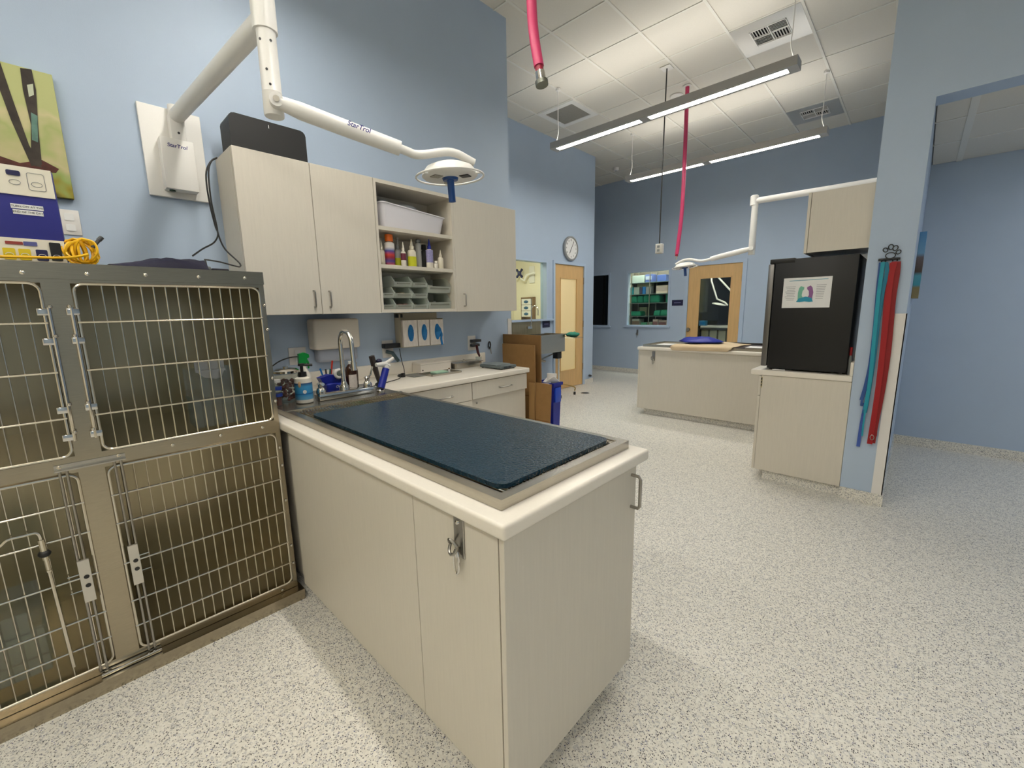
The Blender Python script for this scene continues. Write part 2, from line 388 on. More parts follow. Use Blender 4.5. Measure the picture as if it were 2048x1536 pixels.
# ------------------------------------------------------------------ windows and doors
def window_y(name, label, W, mul=False, pane=None):
    x0,x1,z0,z1 = W; t = struct(thing(name, label, 'window', ((x0+x1)/2, YF, z0)), label, 'window')
    f = MB(); e = .03
    f.box(x0-e,x0+.014,YF-.016,YF+.1,z0-e,z1+e).box(x1-.014,x1+e,YF-.016,YF+.1,z0-e,z1+e).box(x0+.014,x1-.014,YF-.016,YF+.1,z1-.014,z1+e).box(x0+.014,x1-.014,YF-.016,YF+.1,z0-e,z0+.014)
    f.build('window_frame', M_FRAME, t)
    B(x0-.06,x1+.06,YF-.045,YF+.02,z0-.035,z0-.005).build('window_sill', M_FRAME, t)
    B(x0,x1,YF+.045,YF+.051,z0,z1).build('pane', pane or M_GLASS, t); return t
window_y('window_1', 'black unlit window in a blue frame at the recess corner', W2)
window_y('window_2', 'lit window showing green surgical packs on shelves', W3)
t = struct(thing('window_3', '', '', (XR,(W1[0]+W1[1])/2,W1[2])), 'bright window above the scrub sink', 'window')
f = MB(); y0,y1,z0,z1 = W1
f.box(XR-.12,XR+.016,y1-.014,y1+.02,z0-.02,z1+.02).box(XR-.12,XR+.016,y0+.014,y1-.014,z1-.012,z1+.02).box(XR-.12,XR+.016,y0-.02,y0+.014,z0,z1+.02).build('window_frame', M_FRAME, t)
B(XR-.12,XR+.06,y0-.05,y1+.16,z0-.03,z0).build('window_sill', M_FRAME, t)
B(XR-.065,XR-.06,y0,y1,z0,z1).build('pane', M_GLASS, t)
# narrow door in the recess wall (faces +X)
d = struct(thing('door_1', '', '', (XR,5.74,0)), 'narrow birch door with a tall frosted pane', 'door')
y0,y1,z1 = D1
MB().box(XR-.1,XR+.02,y0-.05,y0,0,z1+.05).box(XR-.1,XR+.02,y1,y1+.05,0,z1+.05).box(XR-.1,XR+.02,y0,y1,z1,z1+.05).build('door_frame', M_FRAME, d)
gy0,gy1,gz0,gz1 = 5.475,5.975,.315,1.965; xa,xb = XR-.05,XR-.005
lf = MB().box(xa,xb,y0,gy0,.01,z1).box(xa,xb,gy1,y1,.01,z1).box(xa,xb,gy0,gy1,.01,gz0).box(xa,xb,gy0,gy1,gz1,z1).build('door_leaf', M_WOOD, d)
B(xa+.018,xa+.026,gy0,gy1,gz0,gz1).build('pane', M_FROST, lf)
MB().box(xb-.012,xb+.004,gy0-.0,gy0+.015,gz0,gz1).box(xb-.012,xb+.004,gy1-.015,gy1,gz0,gz1).box(xb-.012,xb+.004,gy0,gy1,gz0,gz0+.015).box(xb-.012,xb+.004,gy0,gy1,gz1-.015,gz1).build('glazing_bead', M_WOOD, lf)
for z in (.35,1.15,1.93): MB().cyl((XR+.008,y1+.002,z-.06),(XR+.008,y1+.002,z+.06),.012,n=8).build('hinge', M_NICKEL, d)
# wide door in the far wall (faces -Y)
d = struct(thing('door_2', '', '', (.21,YF,0)), 'wide birch door with a large clear pane', 'door')
x0,x1,z1 = D2
MB().box(x0-.06,x0,YF-.02,YF+.1,0,z1+.06).box(x1,x1+.07,YF-.02,YF+.1,0,z1+.06).box(x0,x1,YF-.02,YF+.1,z1,z1+.06).build('door_frame', M_FRAME, d)
gx0,gx1,gz0,gz1 = -.066,.525,.45,1.98; ya,yb = YF+.005,YF+.05
lf = MB().box(x0,gx0,ya,yb,.01,z1).box(gx1,x1,ya,yb,.01,z1).box(gx0,gx1,ya,yb,.01,gz0).box(gx0,gx1,ya,yb,gz1,z1).build('door_leaf', M_WOOD, d)
B(gx0,gx1,ya+.018,ya+.024,gz0,gz1).build('pane', M_GLASS, lf)
MB().box(gx0,gx0+.018,ya-.006,ya+.01,gz0,gz1).box(gx1-.018,gx1,ya-.006,ya+.01,gz0,gz1).box(gx0,gx1,ya-.006,ya+.01,gz1-.018,gz1).box(gx0,gx1,ya-.006,ya+.01,gz0,gz0+.018).build('glazing_bead', M_WOOD, lf)
k = at(1377,659,'Y',YF)
MB().lathe((k.x,YF-.05,k.z),[(.034,0),(.04,.012),(.036,.03),(.015,.038),(.015,.055)],axis='Y',n=16).build('door_knob', M_NICKEL, d, True)
for z in (.35,1.08,1.93): MB().cyl((x1+.004,YF-.008,z-.06),(x1+.004,YF-.008,z+.06),.012,n=8).build('hinge', M_NICKEL, d)
# corner guards
struct(MB().box(3.0,XP1+.006,YP-.004,YP,.085,1.353).box(XP1,XP1+.006,YP-.004,YP+.06,.085,1.353).build('trim_1', M_WHITEP), 'white corner guard on the pillar edge', 'trim')
struct(MB().box(0,.004,YE-.055,YE+.004,.1,1.335).box(-.05,.004,YE,YE+.004,.1,1.335).build('trim_2', M_WHITEP), 'white corner guard on the wall end by the cardboard', 'trim')
# ------------------------------------------------------------------ pendant lights
M_DIFF = emis('diffuser_down', LAMP_COL, LAMP_DOWN); M_DIFFU = emis('diffuser_up', LAMP_COL, LAMP_UP)
def pendant(x0, x1, y, z, label):
    t = thing('pendant_light', label, 'ceiling light', ((x0+x1)/2, y, z))
    w = .075; h = .075; xm = x0+(x1-x0)*.47
    bd = MB()
    bd.box(x0,x1,y-w,y-w+.006,z+.008,z+h).box(x0,x1,y+w-.006,y+w,z+.008,z+h).box(x0,x0+.02,y-w+.006,y+w-.006,z+.008,z+h).box(x1-.02,x1,y-w+.006,y+w-.006,z+.008,z+h)
    bd.box(x0,x1,y-w,y-w+.034,z,z+.008).box(x0,x1,y+w-.034,y+w,z,z+.008)
    for a, b in ((x0,x0+.07),(xm-.05,xm+.05),(x1-.08,x1)): bd.box(a,b,y-w+.034,y+w-.034,z,z+.008)
    bd.box(x0+.02,x1-.02,y-w+.006,y+w-.006,z+.03,z+.045)
    bd.build('housing', M_ALU, t)
    for a, b in ((x0+.06, xm-.045), (xm+.045, x1-.07)):
        RB(a,b,y-.045,y+.045,z+.002,z+.02,r=.012,seg=3,axes='Z').build('diffuser', M_DIFF, t)
    B(x0+.03,x1-.03,y-.06,y+.06,z+.05,z+.055).build('uplight', M_DIFFU, t)
    for x, s in ((x0+.04, -1), (x1-.04, 1)):
        cx = x+.03*s*-1
        MB().tube(smoothpts([(cx,y,ZC-.03),(cx,y,z+.35),(cx-.005*s,y,z+.2),(x,y,z+h)],5),.0045,n=6).build('cable', M_WHITEP, t)
        MB().lathe((cx,y,ZC-.032),[(.012,0),(.028,.006),(.03,.03)],n=12).build('canopy', M_WHITEP, t)
    return t
pendant(-.50, 2.15, 4.09, 3.425, 'long aluminium pendant light close to the round-tipped red hose')
pendant(-.515, 2.105, 6.03, 3.42, 'long aluminium pendant light hanging nearest the far wall')
pendant(.45, 3.1, .4, 3.425, 'long aluminium pendant light above the steel table')
pendant(.45, 3.1, -1.5, 3.425, 'long aluminium pendant light above the floor before the cages')
pendant(3.9, 6.5, -1.5, 3.425, 'long aluminium pendant light above the open floor')
# ------------------------------------------------------------------ ceiling vents and fittings
def bay(i, j): return GX0+i*P, GX0+(i+1)*P, GY0+j*P, GY0+(j+1)*P
def diffuser(i, j, label):
    x0,x1,y0,y1 = bay(i, j); t = thing('air_diffuser', label, 'vent', ((x0+x1)/2,(y0+y1)/2,ZC-.004))
    cx,cy = (x0+x1)/2,(y0+y1)/2; g = .16
    z = ZC-.006
    MB().box(x0+.01,cx-g,y0+.008,y1-.008,z,z+.012).box(cx+g,x1-.01,y0+.008,y1-.008,z,z+.012).box(cx-g,cx+g,y0+.008,cy-g,z,z+.012).box(cx-g,cx+g,cy+g,y1-.008,z,z+.012).build('panel', mat('vent_panel', (205,203,198), .28, metal=.6), t)
    B(cx-g,cx+g,cy-g,cy+g,ZC+.012,ZC+.02).build('duct_box', M_BLACK, t)
    MB().box(cx-g,cx-g+.008,cy-g,cy+g,z-.006,z+.014).box(cx+g-.008,cx+g,cy-g,cy+g,z-.006,z+.014).box(cx-g,cx+g,cy-g,cy-g+.008,z-.006,z+.014).box(cx-g,cx+g,cy+g-.008,cy+g,z-.006,z+.014).box(cx-.004,cx+.004,cy-g,cy+g,z-.002,z+.014).box(cx-g,cx+g,cy-.004,cy+.004,z-.002,z+.014).build('core_frame', M_WHITE, t)
    for qx, qy, along in ((-1,-1,'Y'),(1,1,'Y'),(-1,1,'X'),(1,-1,'X')):
        a0,a1 = (cx-g+.01,cx-.006) if qx < 0 else (cx+.006,cx+g-.01)
        b0,b1 = (cy-g+.01,cy-.006) if qy < 0 else (cy+.006,cy+g-.01)
        n = 6
        for k in range(n):
            if along == 'X':
                yy = b0+(b1-b0)*(k+.5)/n; mb = MB(); mb.M = Matrix.Translation((0,yy,z+.004)) @ Matrix.Rotation(math.radians(40),4,'X'); mb.box(a0,a1,-.01,.01,-.001,.001)
            else:
                xx = a0+(a1-a0)*(k+.5)/n; mb = MB(); mb.M = Matrix.Translation((xx,0,z+.004)) @ Matrix.Rotation(math.radians(40),4,'Y'); mb.box(-.01,.01,b0,b1,-.001,.001)
            mb.build('louvre', M_WHITE, t)
diffuser(3, -1, 'square supply vent with crossed louvres beside the nearer pendant light')
diffuser(3, 3, 'square supply vent with crossed louvres above the pendant nearest the far wall')
x0,x1,y0,y1 = bay(-1, -1); t = thing('return_grille', 'grey perforated return air grille beside the recess wall', 'vent', ((x0+x1)/2,(y0+y1)/2,ZC))
MB().box(x0+.012,x0+.085,y0+.01,y1-.01,ZC-.012,ZC+.01).box(x1-.085,x1-.012,y0+.01,y1-.01,ZC-.012,ZC+.01).box(x0+.085,x1-.085,y0+.01,y0+.085,ZC-.012,ZC+.01).box(x0+.085,x1-.085,y1-.085,y1-.01,ZC-.012,ZC+.01).build('frame', M_WHITE, t)
B(x0+.085,x1-.085,y0+.085,y1-.085,ZC-.002,ZC+.008).build('grille', mat('grille_grey', (150,146,136), .6, var=.12, vscale=160), t)
p = at(1232,336,'Z',ZC); t = thing('smoke_detector', 'small round white smoke detector on the ceiling', 'smoke detector', p)
MB().lathe((p.x,p.y,ZC-.05),[(.035,0),(.05,.006),(.055,.035),(.06,.05)],n=20).build('body', M_WHITEP, t, True)
MB().lathe((p.x,p.y,ZC-.056),[(.012,0),(.014,.008)],n=12).build('sensor_cap', M_GREY, t, True)
p = at(1353,192,'Z',ZC); tag(MB().lathe((p.x,p.y,ZC-.012),[(.06,0),(.075,.004),(.08,.012)],n=20).build('ceiling_speaker', M_WHITEP, None, True, (p.x,p.y,ZC)), 'flat round white ceiling speaker behind the pendant light', 'speaker')
# ------------------------------------------------------------------ stainless cage bank
XK = .957; CY1 = .098; CYM = -.546; CY0 = -1.2; XBK = .24; ZT = 1.60
cage = thing('cage_bank', 'stainless steel bank of four barred animal cages beside the table', 'cage', (.6, -.55, 0))
sh = MB(); t_ = .008
for y0, y1 in ((CYM, CY1), (CY0, CYM)):
    for z0, z1 in ((.055, .88), (.9, ZT)):
        sh.box(XBK, XBK+t_, y0, y1, z0, z1).box(XBK, XK-.012, y0, y0+t_, z0, z1).box(XBK, XK-.012, y1-t_, y1, z0, z1).box(XBK, XK-.012, y0, y1, z0, z0+.012).box(XBK, XK-.012, y0, y1, z1-t_, z1)
sh.build('shell', mat('steel_inside', (182,170,140), .26, metal=.8, var=.06, vscale=5, stretch=(12,12,.6)), cage)
CO = []     # door openings: y0,y1,z0,z1
for yo0, yo1 in ((-.513, .077), (-1.172, -.583)):
    CO += [(yo0, yo1, .927, 1.538), (yo0, yo1, .090, .866)]
fr = MB()
for z0, z1 in ((.055,.09),(.866,.927),(1.538,ZT)): fr.box(XK-.014, XK, CY0, CY1, z0, z1)
for y0, y1 in ((CY0,-1.172),(-.583,-.513),(.077,CY1)):
    for z0, z1 in ((.09,.866),(.927,1.538)): fr.box(XK-.014, XK, y0, y1, z0, z1)
# folded lips inside the openings
for y0,y1,z0,z1 in CO:
    fr.box(XK-.035,XK-.014,y0-.004,y0,z0,z1).box(XK-.035,XK-.014,y1,y1+.004,z0,z1).box(XK-.035,XK-.014,y0,y1,z1,z1+.004).box(XK-.035,XK-.014,y0,y1,z0-.004,z0)
M_FACE = mat('steel_face', (172,161,140), .24, metal=1, var=.05, vscale=20, stretch=(1,1,12))
fr.build('face_frame', M_FACE, cage)
B(XK-.004, XK+.004, CY0, CY1+.002, 1.552, ZT+.006).build('top_trim', M_FACE, cage)
def rivet_at(p): 
    return MB().lathe((p[0],p[1],p[2]),[(.0075,0),(.0065,.003),(.003,.005),(.0008,.0055)],axis='X',n=10)
rv = [(44,545),(174,548),(291,550),(397,554),(489,556),(529,611),(535,659),(545,756),(551,802),(525,855),(441,871),(345,890),(237,911),(560,895),(565,930),(572,1000),(583,1090),(587,1125),(565,1180),(118,935)]
rme = rivet_at((0,0,0)).build('rivet', M_WIRE, None, True); rmesh = rme.data; bpy.data.objects.remove(rme)
for u, v in rv:
    p = at(u, v, 'X', XK+.001); o = bpy.data.objects.new('rivet', rmesh); COL.objects.link(o); o.parent = cage; o.location = p-cage.location
def rrect(x, y0, y1, z0, z1, r, n=5):
    out = []
    for cy, cz, a in ((y1-r,z1-r,0),(y0+r,z1-r,90),(y0+r,z0+r,180),(y1-r,z0+r,270)):
        for i in range(n+1):
            t = math.radians(a+90*i/n); out.append((x, cy+r*math.cos(t), cz+r*math.sin(t)))
    return out
def cage_door(y0, y1, z0, z1, nv, zs, latch):
    x = XK+.008; a0, a1, b0, b1 = y0+.006, y1-.004, z0+.004, z1-.002
    d = MB().tube(rrect(x, a0, a1, b0, b1, .028), .0052, n=8, closed=True).build('door', M_WIRE, cage, True)
    wv = MB()
    for i in range(nv):
        y = a0+(a1-a0)*(i+1)/(nv+1); wv.cyl((x-.004,y,b0),(x-.004,y,b1),.0024,n=6,caps=False)
    wv.build('upright_wires', M_WIRE, d, True)
    for z in zs: MB().cyl((x+.003,a0-.004,z),(x+.003,a1+.004,z),.0042,n=8).build('cross_rod', M_WIRE, d, True)
    return d
UZ = (1.403,1.233,1.069); LZ = (.753,.638,.471,.308,.198)
dUR = cage_door(*CO[0], 15, UZ, None); dLR = cage_door(*CO[1], 15, LZ, None)
dUL = cage_door(*CO[2], 15, UZ, None); dLL = cage_door(*CO[3], 15, LZ, None)
for i, (d, s) in enumerate(((dLR, 1), (dLL, -1))):
    ya, yb = (-.494,-.464) if s > 0 else (-.632,-.601)
    pl = B(XK+.014, XK+.024, ya, yb, .375, .54).build('latch_plate', mat('latch_alu', (206,202,192), .38, metal=.7), d)
    h = MB()
    for z in (.475,.44): h.cyl((XK+.0245,(ya+yb)/2+.002,z),(XK+.0252,(ya+yb)/2+.002,z),.008,n=10)
    h.build('latch_slot', M_BLACK, d)
    for z in (.49,.425):
        MB().tube([(XK+.019,(ya+yb)/2,z),(XK+.019,(ya if s<0 else yb)+.03*s,z)],.0035,n=6).build('latch_pin', M_WIRE, d)
    for yy in ((ya+yb)/2-.006*s,(ya+yb)/2+.012*s):
        MB().cyl((XK+.012,yy,.075),(XK+.012,yy,.882),.004,n=8).build('latch_rod', M_NICKEL, d, True)
# hinge gear on the upper centre stile
for s, y in ((-1,-.583),(1,-.513)):
    dd = dUL if s < 0 else dUR
    MB().cyl((XK+.012,y-.008*s,.985),(XK+.012,y-.008*s,1.455),.0055,n=8).build('hinge_rod', M_CHROME, dd, True)
    for z in (1.44,1.34,1.10,1.00):
        RB(XK,XK+.016,y-.022,y+.012,z-.012,z+.012,r=.003).build('hinge_block', M_CHROME, dd, True)
        MB().ball((XK+.018,y-.012*s,z+.018),.006,n=8,m=5).build('hinge_screw', M_CHROME, dd, True)
MB().box(XK,XK+.022,-.64,-.452,.884,.888).box(XK,XK+.004,-.64,-.452,.884,.905).build('upper_strike', M_STEEL, cage)
RB(XK+.004,XK+.03,-.63,-.447,.055,.068,r=.003).build('lower_strike', M_CHROME, cage, True)
base = MB().box(XBK,1.009,CY0,.112,0,.053).build('plinth', M_FACE, cage)
# clear feeder bins hung inside the doors
def feeder(y0, y1, z0, zb, ztop, label):
    t = thing('feeder_bin', label, 'bin', (.88,(y0+y1)/2,z0)); x0,x1 = .80,.935
    MB().box(x0,x1,y0,y1,z0,z0+.004).box(x0,x0+.003,y0,y1,z0,zb+.12).box(x1-.003,x1,y0,y1,z0,zb).box(x0,x1,y0,y0+.003,z0,zb).box(x0,x1,y1-.003,y1,z0,zb).box(x0,x1,y0-.006,y0,zb-.008,zb).box(x0,x1,y1,y1+.006,zb-.008,zb).build('tub', M_FEED, t)
    B(.94,.943,y0+.03,y1-.03,zb-.03,ztop-.03).build('back_plate', M_FEED, t)
    w = (y1-y0)
    mb = MB(); mb.prism([(y0+.02,ztop-.045),(y0+.05,ztop-.075),(y0+.09,ztop-.085),(y0+.11,ztop-.08),(y0+.125,ztop-.045),(y0+.125,ztop),(y0+.02,ztop)],'X',.945,.948)
    mb.box(.948,.962,y0+.02,y0+.125,ztop-.05,ztop-.042); mb.build('bracket', M_NICKEL, t)
feeder(-.215,-.03,.945,1.07,1.235,'clear feeder bin on a steel bracket in the upper cage')
feeder(-.97,-.745,.15,.33,.43,'clear feeder bin on a steel bracket in the lower cage')
# bent-wire hook with a black knob and a long rod, hung on the lower left door
t = thing('hook_rod', 'bent wire hook with black knob and hanging rod on cage door', 'hook', (XK+.02,-.70,.14))
x = XK+.022
MB().tube(smoothpts([(x,-.86,.66),(x,-.80,.672),(x,-.775,.69),(x,-.74,.69),(x,-.712,.689),(x,-.704,.676),(x,-.703,.655)],4),.005,n=8).build('hook', M_WIRE, t, True)
MB().cyl((x,-.703,.66),(x,-.701,.585),.009,n=10).cyl((x,-.701,.585),(x,-.700,.54),.007,n=10).build('sleeve', M_WIRE, t, True)
MB().ball((x,-.702,.607),.017,sc=(1,1,.8)).build('knob', M_BLACK, t, True)
MB().cyl((x,-.700,.545),(x,-.692,.145),.0055,n=8).lathe((x,-.700,.538),[(.009,0),(.009,.006)],n=10).build('rod', M_WIRE, t, True)
# ------------------------------------------------------------------ things on the cage top
DX = .86
dv = thing('dental_unit', 'blue and white electronic unit with yellow leads on the cages', 'device', (.7,-.72,ZT))
RB(.60,DX,-.97,-.502,ZT+.012,1.925,r=.008).build('case', M_DEVBLUE, dv, True)
pw = mat('device_panel', (236,230,212), .4)
B(DX,DX+.004,-.965,-.506,1.832,1.925).build('display_panel', pw, dv)
B(DX,DX+.004,-.965,-.506,ZT+.012,1.69).build('control_panel', pw, dv)
for k, y in enumerate((-.545,-.595,-.645)):
    if k: RB(DX+.004,DX+.007,y-.016,y+.016,1.893,1.909,r=.004,axes='X').build('display', M_NAVY, dv)
    else: MB().tube(rrect(DX+.005,y-.02,y+.02,1.852,1.908,.006,3),.0008,n=4,closed=True).build('panel_outline', M_GREY, dv)
    MB().tube([(DX+.005,y+.013*math.cos(a),1.872+.008*math.sin(a)) for a in [i*.628 for i in range(10)]],.0008,n=4,closed=True).build('button_ring', M_GREY, dv)
for y, c in ((-.53,M_BLACK),(-.565,M_NAVY),(-.605,mat('yellow_key',(226,200,30),.4)),(-.64,mat('yellow_key',(226,200,30),.4))):
    z0,z1 = (1.62,1.682) if c is M_BLACK else (1.618,1.655)
    RB(DX+.004,DX+.007,y-.014,y+.014,z0,z1,r=.003,axes='X').build('key', c, dv)
    MB().tube([(DX+.0075,y+.009*math.cos(a),1.634+.006*math.sin(a)) for a in [i*.628 for i in range(6)]],.0012,n=4).build('key_mark', M_STICK, dv)
RB(DX+.004,DX+.006,-.645,-.605,1.668,1.678,r=.002,axes='X').build('badge', mat('badge_red',(150,60,50),.5), dv)
RB(DX+.004,DX+.006,-.604,-.572,1.666,1.680,r=.002,axes='X').build('badge', mat('badge_blue',(88,92,150),.5), dv)
for k, (tx, z, w) in enumerate((('TURN OFF AT THE', 1.795, .075), ('END OF THE DAY', 1.777, .070))):
    yc = -.578
    lb = B(DX+.0005,DX+.002,yc-w/2,yc+w/2,z-.0075,z+.0075).build('tape_label', M_STICK, dv)
    text('lettering', tx, .0088, M_BLACK, lb, (DX+.0024,yc,z), (0,1,0), (0,0,1))
for y in (-.52,-.93):
    for xx in (.64,.82): MB().cyl((xx,y,ZT+.0065),(xx,y,ZT+.013),.012,n=10).build('foot', M_BLACK, dv)
# yellow lead: coil beside the unit
yc = thing('yellow_lead_coil', 'tangled coil of yellow cable beside the blue unit', 'cable', (.84,-.47,ZT))
random.seed(3)
pts = []
for i in range(150):
    a = i*2*math.pi/15; k = i/150
    cx = .86+.012*math.sin(i*.7); cy = -.465+.015*math.sin(i*.31); cz = 1.652+.006*math.cos(i*.5)
    pts.append((cx+.022*math.sin(a+1.2)*math.cos(k*5), cy+(.030+.009*math.sin(i*.23))*math.cos(a), cz+(.042+.006*math.sin(i*.41))*math.sin(a)))
MB().tube(pts,.0042,n=6).build('coil', M_YELLOW, yc, True)
MB().tube(smoothpts([(.90,-.44,1.63),(.905,-.425,1.655),(.895,-.43,1.69),(.89,-.46,1.70)],5),.004,n=6).build('loop', M_YELLOW, yc, True)
MB().tube(smoothpts([(.905,-.45,1.645),(.91,-.49,1.632),(.91,-.54,1.626),(.908,-.60,1.624),(.90,-.70,1.62)],6),.0045,n=8).build('lead', M_YELLOW, yc, True)
MB().cyl((.89,-.435,1.672),(.885,-.415,1.70),.006,n=10).cyl((.885,-.415,1.70),(.882,-.405,1.712),.0075,n=10).build('connector', M_DGREY, yc, True)
o = MB().tube(smoothpts([(.90,-.42,1.607),(.895,-.36,1.607),(.89,-.28,1.61),(.885,-.2,1.612),(.88,-.13,1.61)],5),.0045,n=6).build('black_cable', M_BLACK, None, True, (.89,-.3,ZT))
tag(o, 'black cable lying along the cage top towards the cabinets', 'cable')
# dark blue fabric cuff
cf = thing('fabric_cuff', 'dark blue folded fabric cuff lying on the cages', 'cuff', (.89,-.2,ZT))
mb = MB(); N = 14
prof = []
for i in range(N+1):
    k = i/N; y = -.40+.29*k; h = .008+.034*math.sin(min(1,k*1.15)*math.pi*.62)**1.5
    prof.append((y, h))
for i, (y, h) in enumerate(prof):
    for q in range(9):
        a = math.pi*q/8; mb.v.append(Vector((.90+.055*math.cos(a), y+.01*math.cos(a), ZT+.0065+h*math.sin(a)*(1+.15*math.sin(q*2+i)))))
for i in range(N):
    for q in range(8): mb.f.append((i*9+q, i*9+q+1, (i+1)*9+q+1, (i+1)*9+q))
    mb.f.append((i*9+8, i*9, (i+1)*9, (i+1)*9+8))
mb.f += [tuple(range(9))[::-1], tuple(range(N*9,N*9+9))]
mb.build('cuff', mat('cuff_navy', (16,14,46), .7, bump=.2, bscale=60), cf, True, ang=60)
RB(.84,.935,-.115,-.085,ZT+.0065,ZT+.022,r=.006).build('strap', M_GREY, cf, True)
RB(.85,.93,-.085,-.02,ZT+.0065,ZT+.016,r=.005).build('tail', mat('cuff_tail',(20,20,40),.6), cf, True)
# ------------------------------------------------------------------ painting
p0 = at(103,147,'X',.035); p1 = at(130,400,'X',.035)
pt = thing('tree_canvas', 'canvas painting of a forked tree on pale green', 'painting', (0,-.76,2.0))
PY1 = p0.y; PY0 = PY1-.62; PZ1 = p0.z-.005; PZ0 = p1.z+.01
RB(.002,.035,PY0,PY1,PZ0,PZ1,r=.002,seg=1).build('canvas', ramp_mat('canvas_wash', [(0,(64,56,30)),(.30,(60,50,40)),(.38,(150,140,50)),(.46,(150,168,96)),(.62,(196,186,140)),(.78,(172,180,116)),(.92,(206,196,150)),(1,(188,192,132))],'Z',0,PZ1-2.0,.75,noise=.35,nscale=9), pt)
mt = mat('paint_bark',(58,50,42),.7,var=.35,vscale=18)
def q(u, v): p = at(u, v, 'X', .036); return (p.y, p.z)
MB().prism([q(-30,100),q(-8,100),q(24,195),q(58,290),q(84,335),q(62,330),q(22,240)],'X',.035,.037).build('painted_trunk', mt, pt)
MB().prism([q(40,136),q(63,139),q(72,180),q(77,260),q(84,330),q(62,332),q(62,250),q(46,180)],'X',.035,.0375).build('painted_trunk', mt, pt)
MB().prism([q(-40,300),q(0,312),q(40,326),q(84,320),q(118,338),q(112,346),q(60,340),q(0,330),q(-40,318)],'X',.035,.0368).build('painted_ground', mat('paint_ground',(84,40,30),.7,var=.4,vscale=25), pt)
MB().prism([q(54,170),q(66,168),q(68,190),q(58,194)],'X',.037,.0382).build('painted_light', mat('paint_pale',(196,202,176),.7), pt)
MB().prism([q(62,225),q(75,232),q(76,285),q(64,280)],'X',.037,.0380).build('painted_moss', mat('paint_teal',(96,130,118),.7,var=.2,vscale=30), pt)
# outlets on the left wall
def outlet(y, z, label, x=0, w=.075, h=.12):
    t = thing('power_outlet', label, 'outlet', (x,y,z))
    RB(x,x+.006,y-w/2,y+w/2,z-h/2,z+h/2,r=.003).build('cover_plate', M_WHITEP, t, True)
    for dz in (-.025,.025): RB(x+.006,x+.009,y-.017,y+.017,z+dz-.016,z+dz+.016,r=.004,axes='X').build('socket', M_STICK, t)
    return t
pz = at(140,445,'X',0); outlet(pz.y,pz.z,'white wall outlet half hidden by the blue unit')
# ------------------------------------------------------------------ arm lamps
def ray_plane(u, v, p0, n):
    d = FW + (u-1024)/FPX*RT - (v-768)/FPX*UP; p0 = Vector(p0); n = Vector(n)
    return CAM + d*((p0-CAM).dot(n)/d.dot(n))
def lamp_head(t, c, tilt_deg, tilt_axis):
    R = Matrix.Translation(c) @ Matrix.Rotation(math.radians(tilt_deg), 4, tilt_axis)
    mb = MB(); mb.M = R
    mb.lathe((0,0,0),[(.02,.052),(.07,.05),(.105,.036),(.125,.012),(.128,0),(.12,-.008),(.02,-.010)],n=32); hd = mb.build('lamp_head', M_WHITE, t, True, ang=50)
    mb = MB(); mb.M = R; mb.tube([(.155*math.cos(a),.155*math.sin(a),-.004) for a in [i*2*math.pi/36 for i in range(36)]],.0045,n=6,closed=True)
    for a in (.5,2.6,4.7): mb.cyl((.12*math.cos(a),.12*math.sin(a),-.002),(.155*math.cos(a),.155*math.sin(a),-.004),.004,n=6)
    mb.build('guard_ring', M_WHITE, hd, True)
    for a, m in ((2.55,M_LENS),(4.65,M_LENS),(.46,M_BLACK)):
        mb = MB(); mb.M = R @ Matrix.Rotation(a,4,'Z'); mb.rbox(.052,.098,-.022,.022,-.0125,-.008,r=.002,seg=1); mb.build('lens', m, hd)
    mb = MB(); mb.M = R; mb.lathe((0,0,-.02),[(.034,0),(.038,.012)],n=20).lathe((0,0,-.115),[(.006,0),(.0165,.002),(.0165,.09),(.022,.1)],n=18); mb.build('handle', mat('handle_blue',(14,70,140),.35), hd, True)
la = thing('arm_lamp', 'white jointed exam lamp reaching over the steel table', 'lamp', (0,.01,2.07))
RB(.001,.022,-.125,.150,2.072,2.535,r=.002,seg=1).build('wall_plate', M_WHITE, la)
bx = RB(.022,.10,-.061,.087,2.104,2.364,r=.004).build('control_box', M_WHITE, la, True)
text('lettering', 'StarTrol', .026, M_DEVBLUE, bx, (.1006,.012,2.326), (0,1,0), (0,0,1), shear=.15, bold=True)
MB().cyl((.06,-.03,2.097),(.06,-.03,2.104),.014,n=12).build('knob', mat('knob_green',(20,60,36),.3), bx, True)
RB(.022,.085,-.005,.065,2.364,2.50,r=.01).cyl((.055,.03,2.40),(.055,.03,2.545),.03,n=18).build('wall_socket', M_WHITE, la, True)
MB().cyl((.085,.03,2.402),(.088,.03,2.402),.006,n=8).build('screw', M_DGREY, la)
pe = Vector((1.225,.119,2.50))
MB().cyl((.055,.032,2.49),tuple(pe),.036,n=24).build('upper_arm', M_WHITE, la, True)
MB().lathe((1.235,.119,2.455),[(.036,0),(.042,.002),(.0425,.33),(.03,.34)],n=24).build('post_sleeve', M_WHITE, la, True)
pst = MB().lathe((1.24,.119,2.165),[(.033,0),(.035,.004),(.034,.08),(.0345,.082),(.0335,.084),(.033,.29)],n=24).build('post', M_WHITE, la, True)
for dz, a in ((.25,-.6),(.25,.5),(.15,-.2),(.10,.0)):
    dirv = Vector((math.cos(a-.785+.35),math.sin(a-.785+.35),0)); c0 = Vector((1.24,.119,2.165+dz))
    MB().cyl(tuple(c0+dirv*.032),tuple(c0+dirv*.0348),.0045,n=8).build('screw', M_DGREY, pst)
LC = Vector((1.476,.776,2.035)); hd_ = Vector((LC.x-1.24, LC.y-.119, 0)).normalized(); nrm = Vector((hd_.y,-hd_.x,0))
off = Vector((1.24,.119,0))+nrm*.045
path = [ray_plane(u,v,off,nrm) for u,v in ((553,203),(600,222),(700,260),(800,297))]
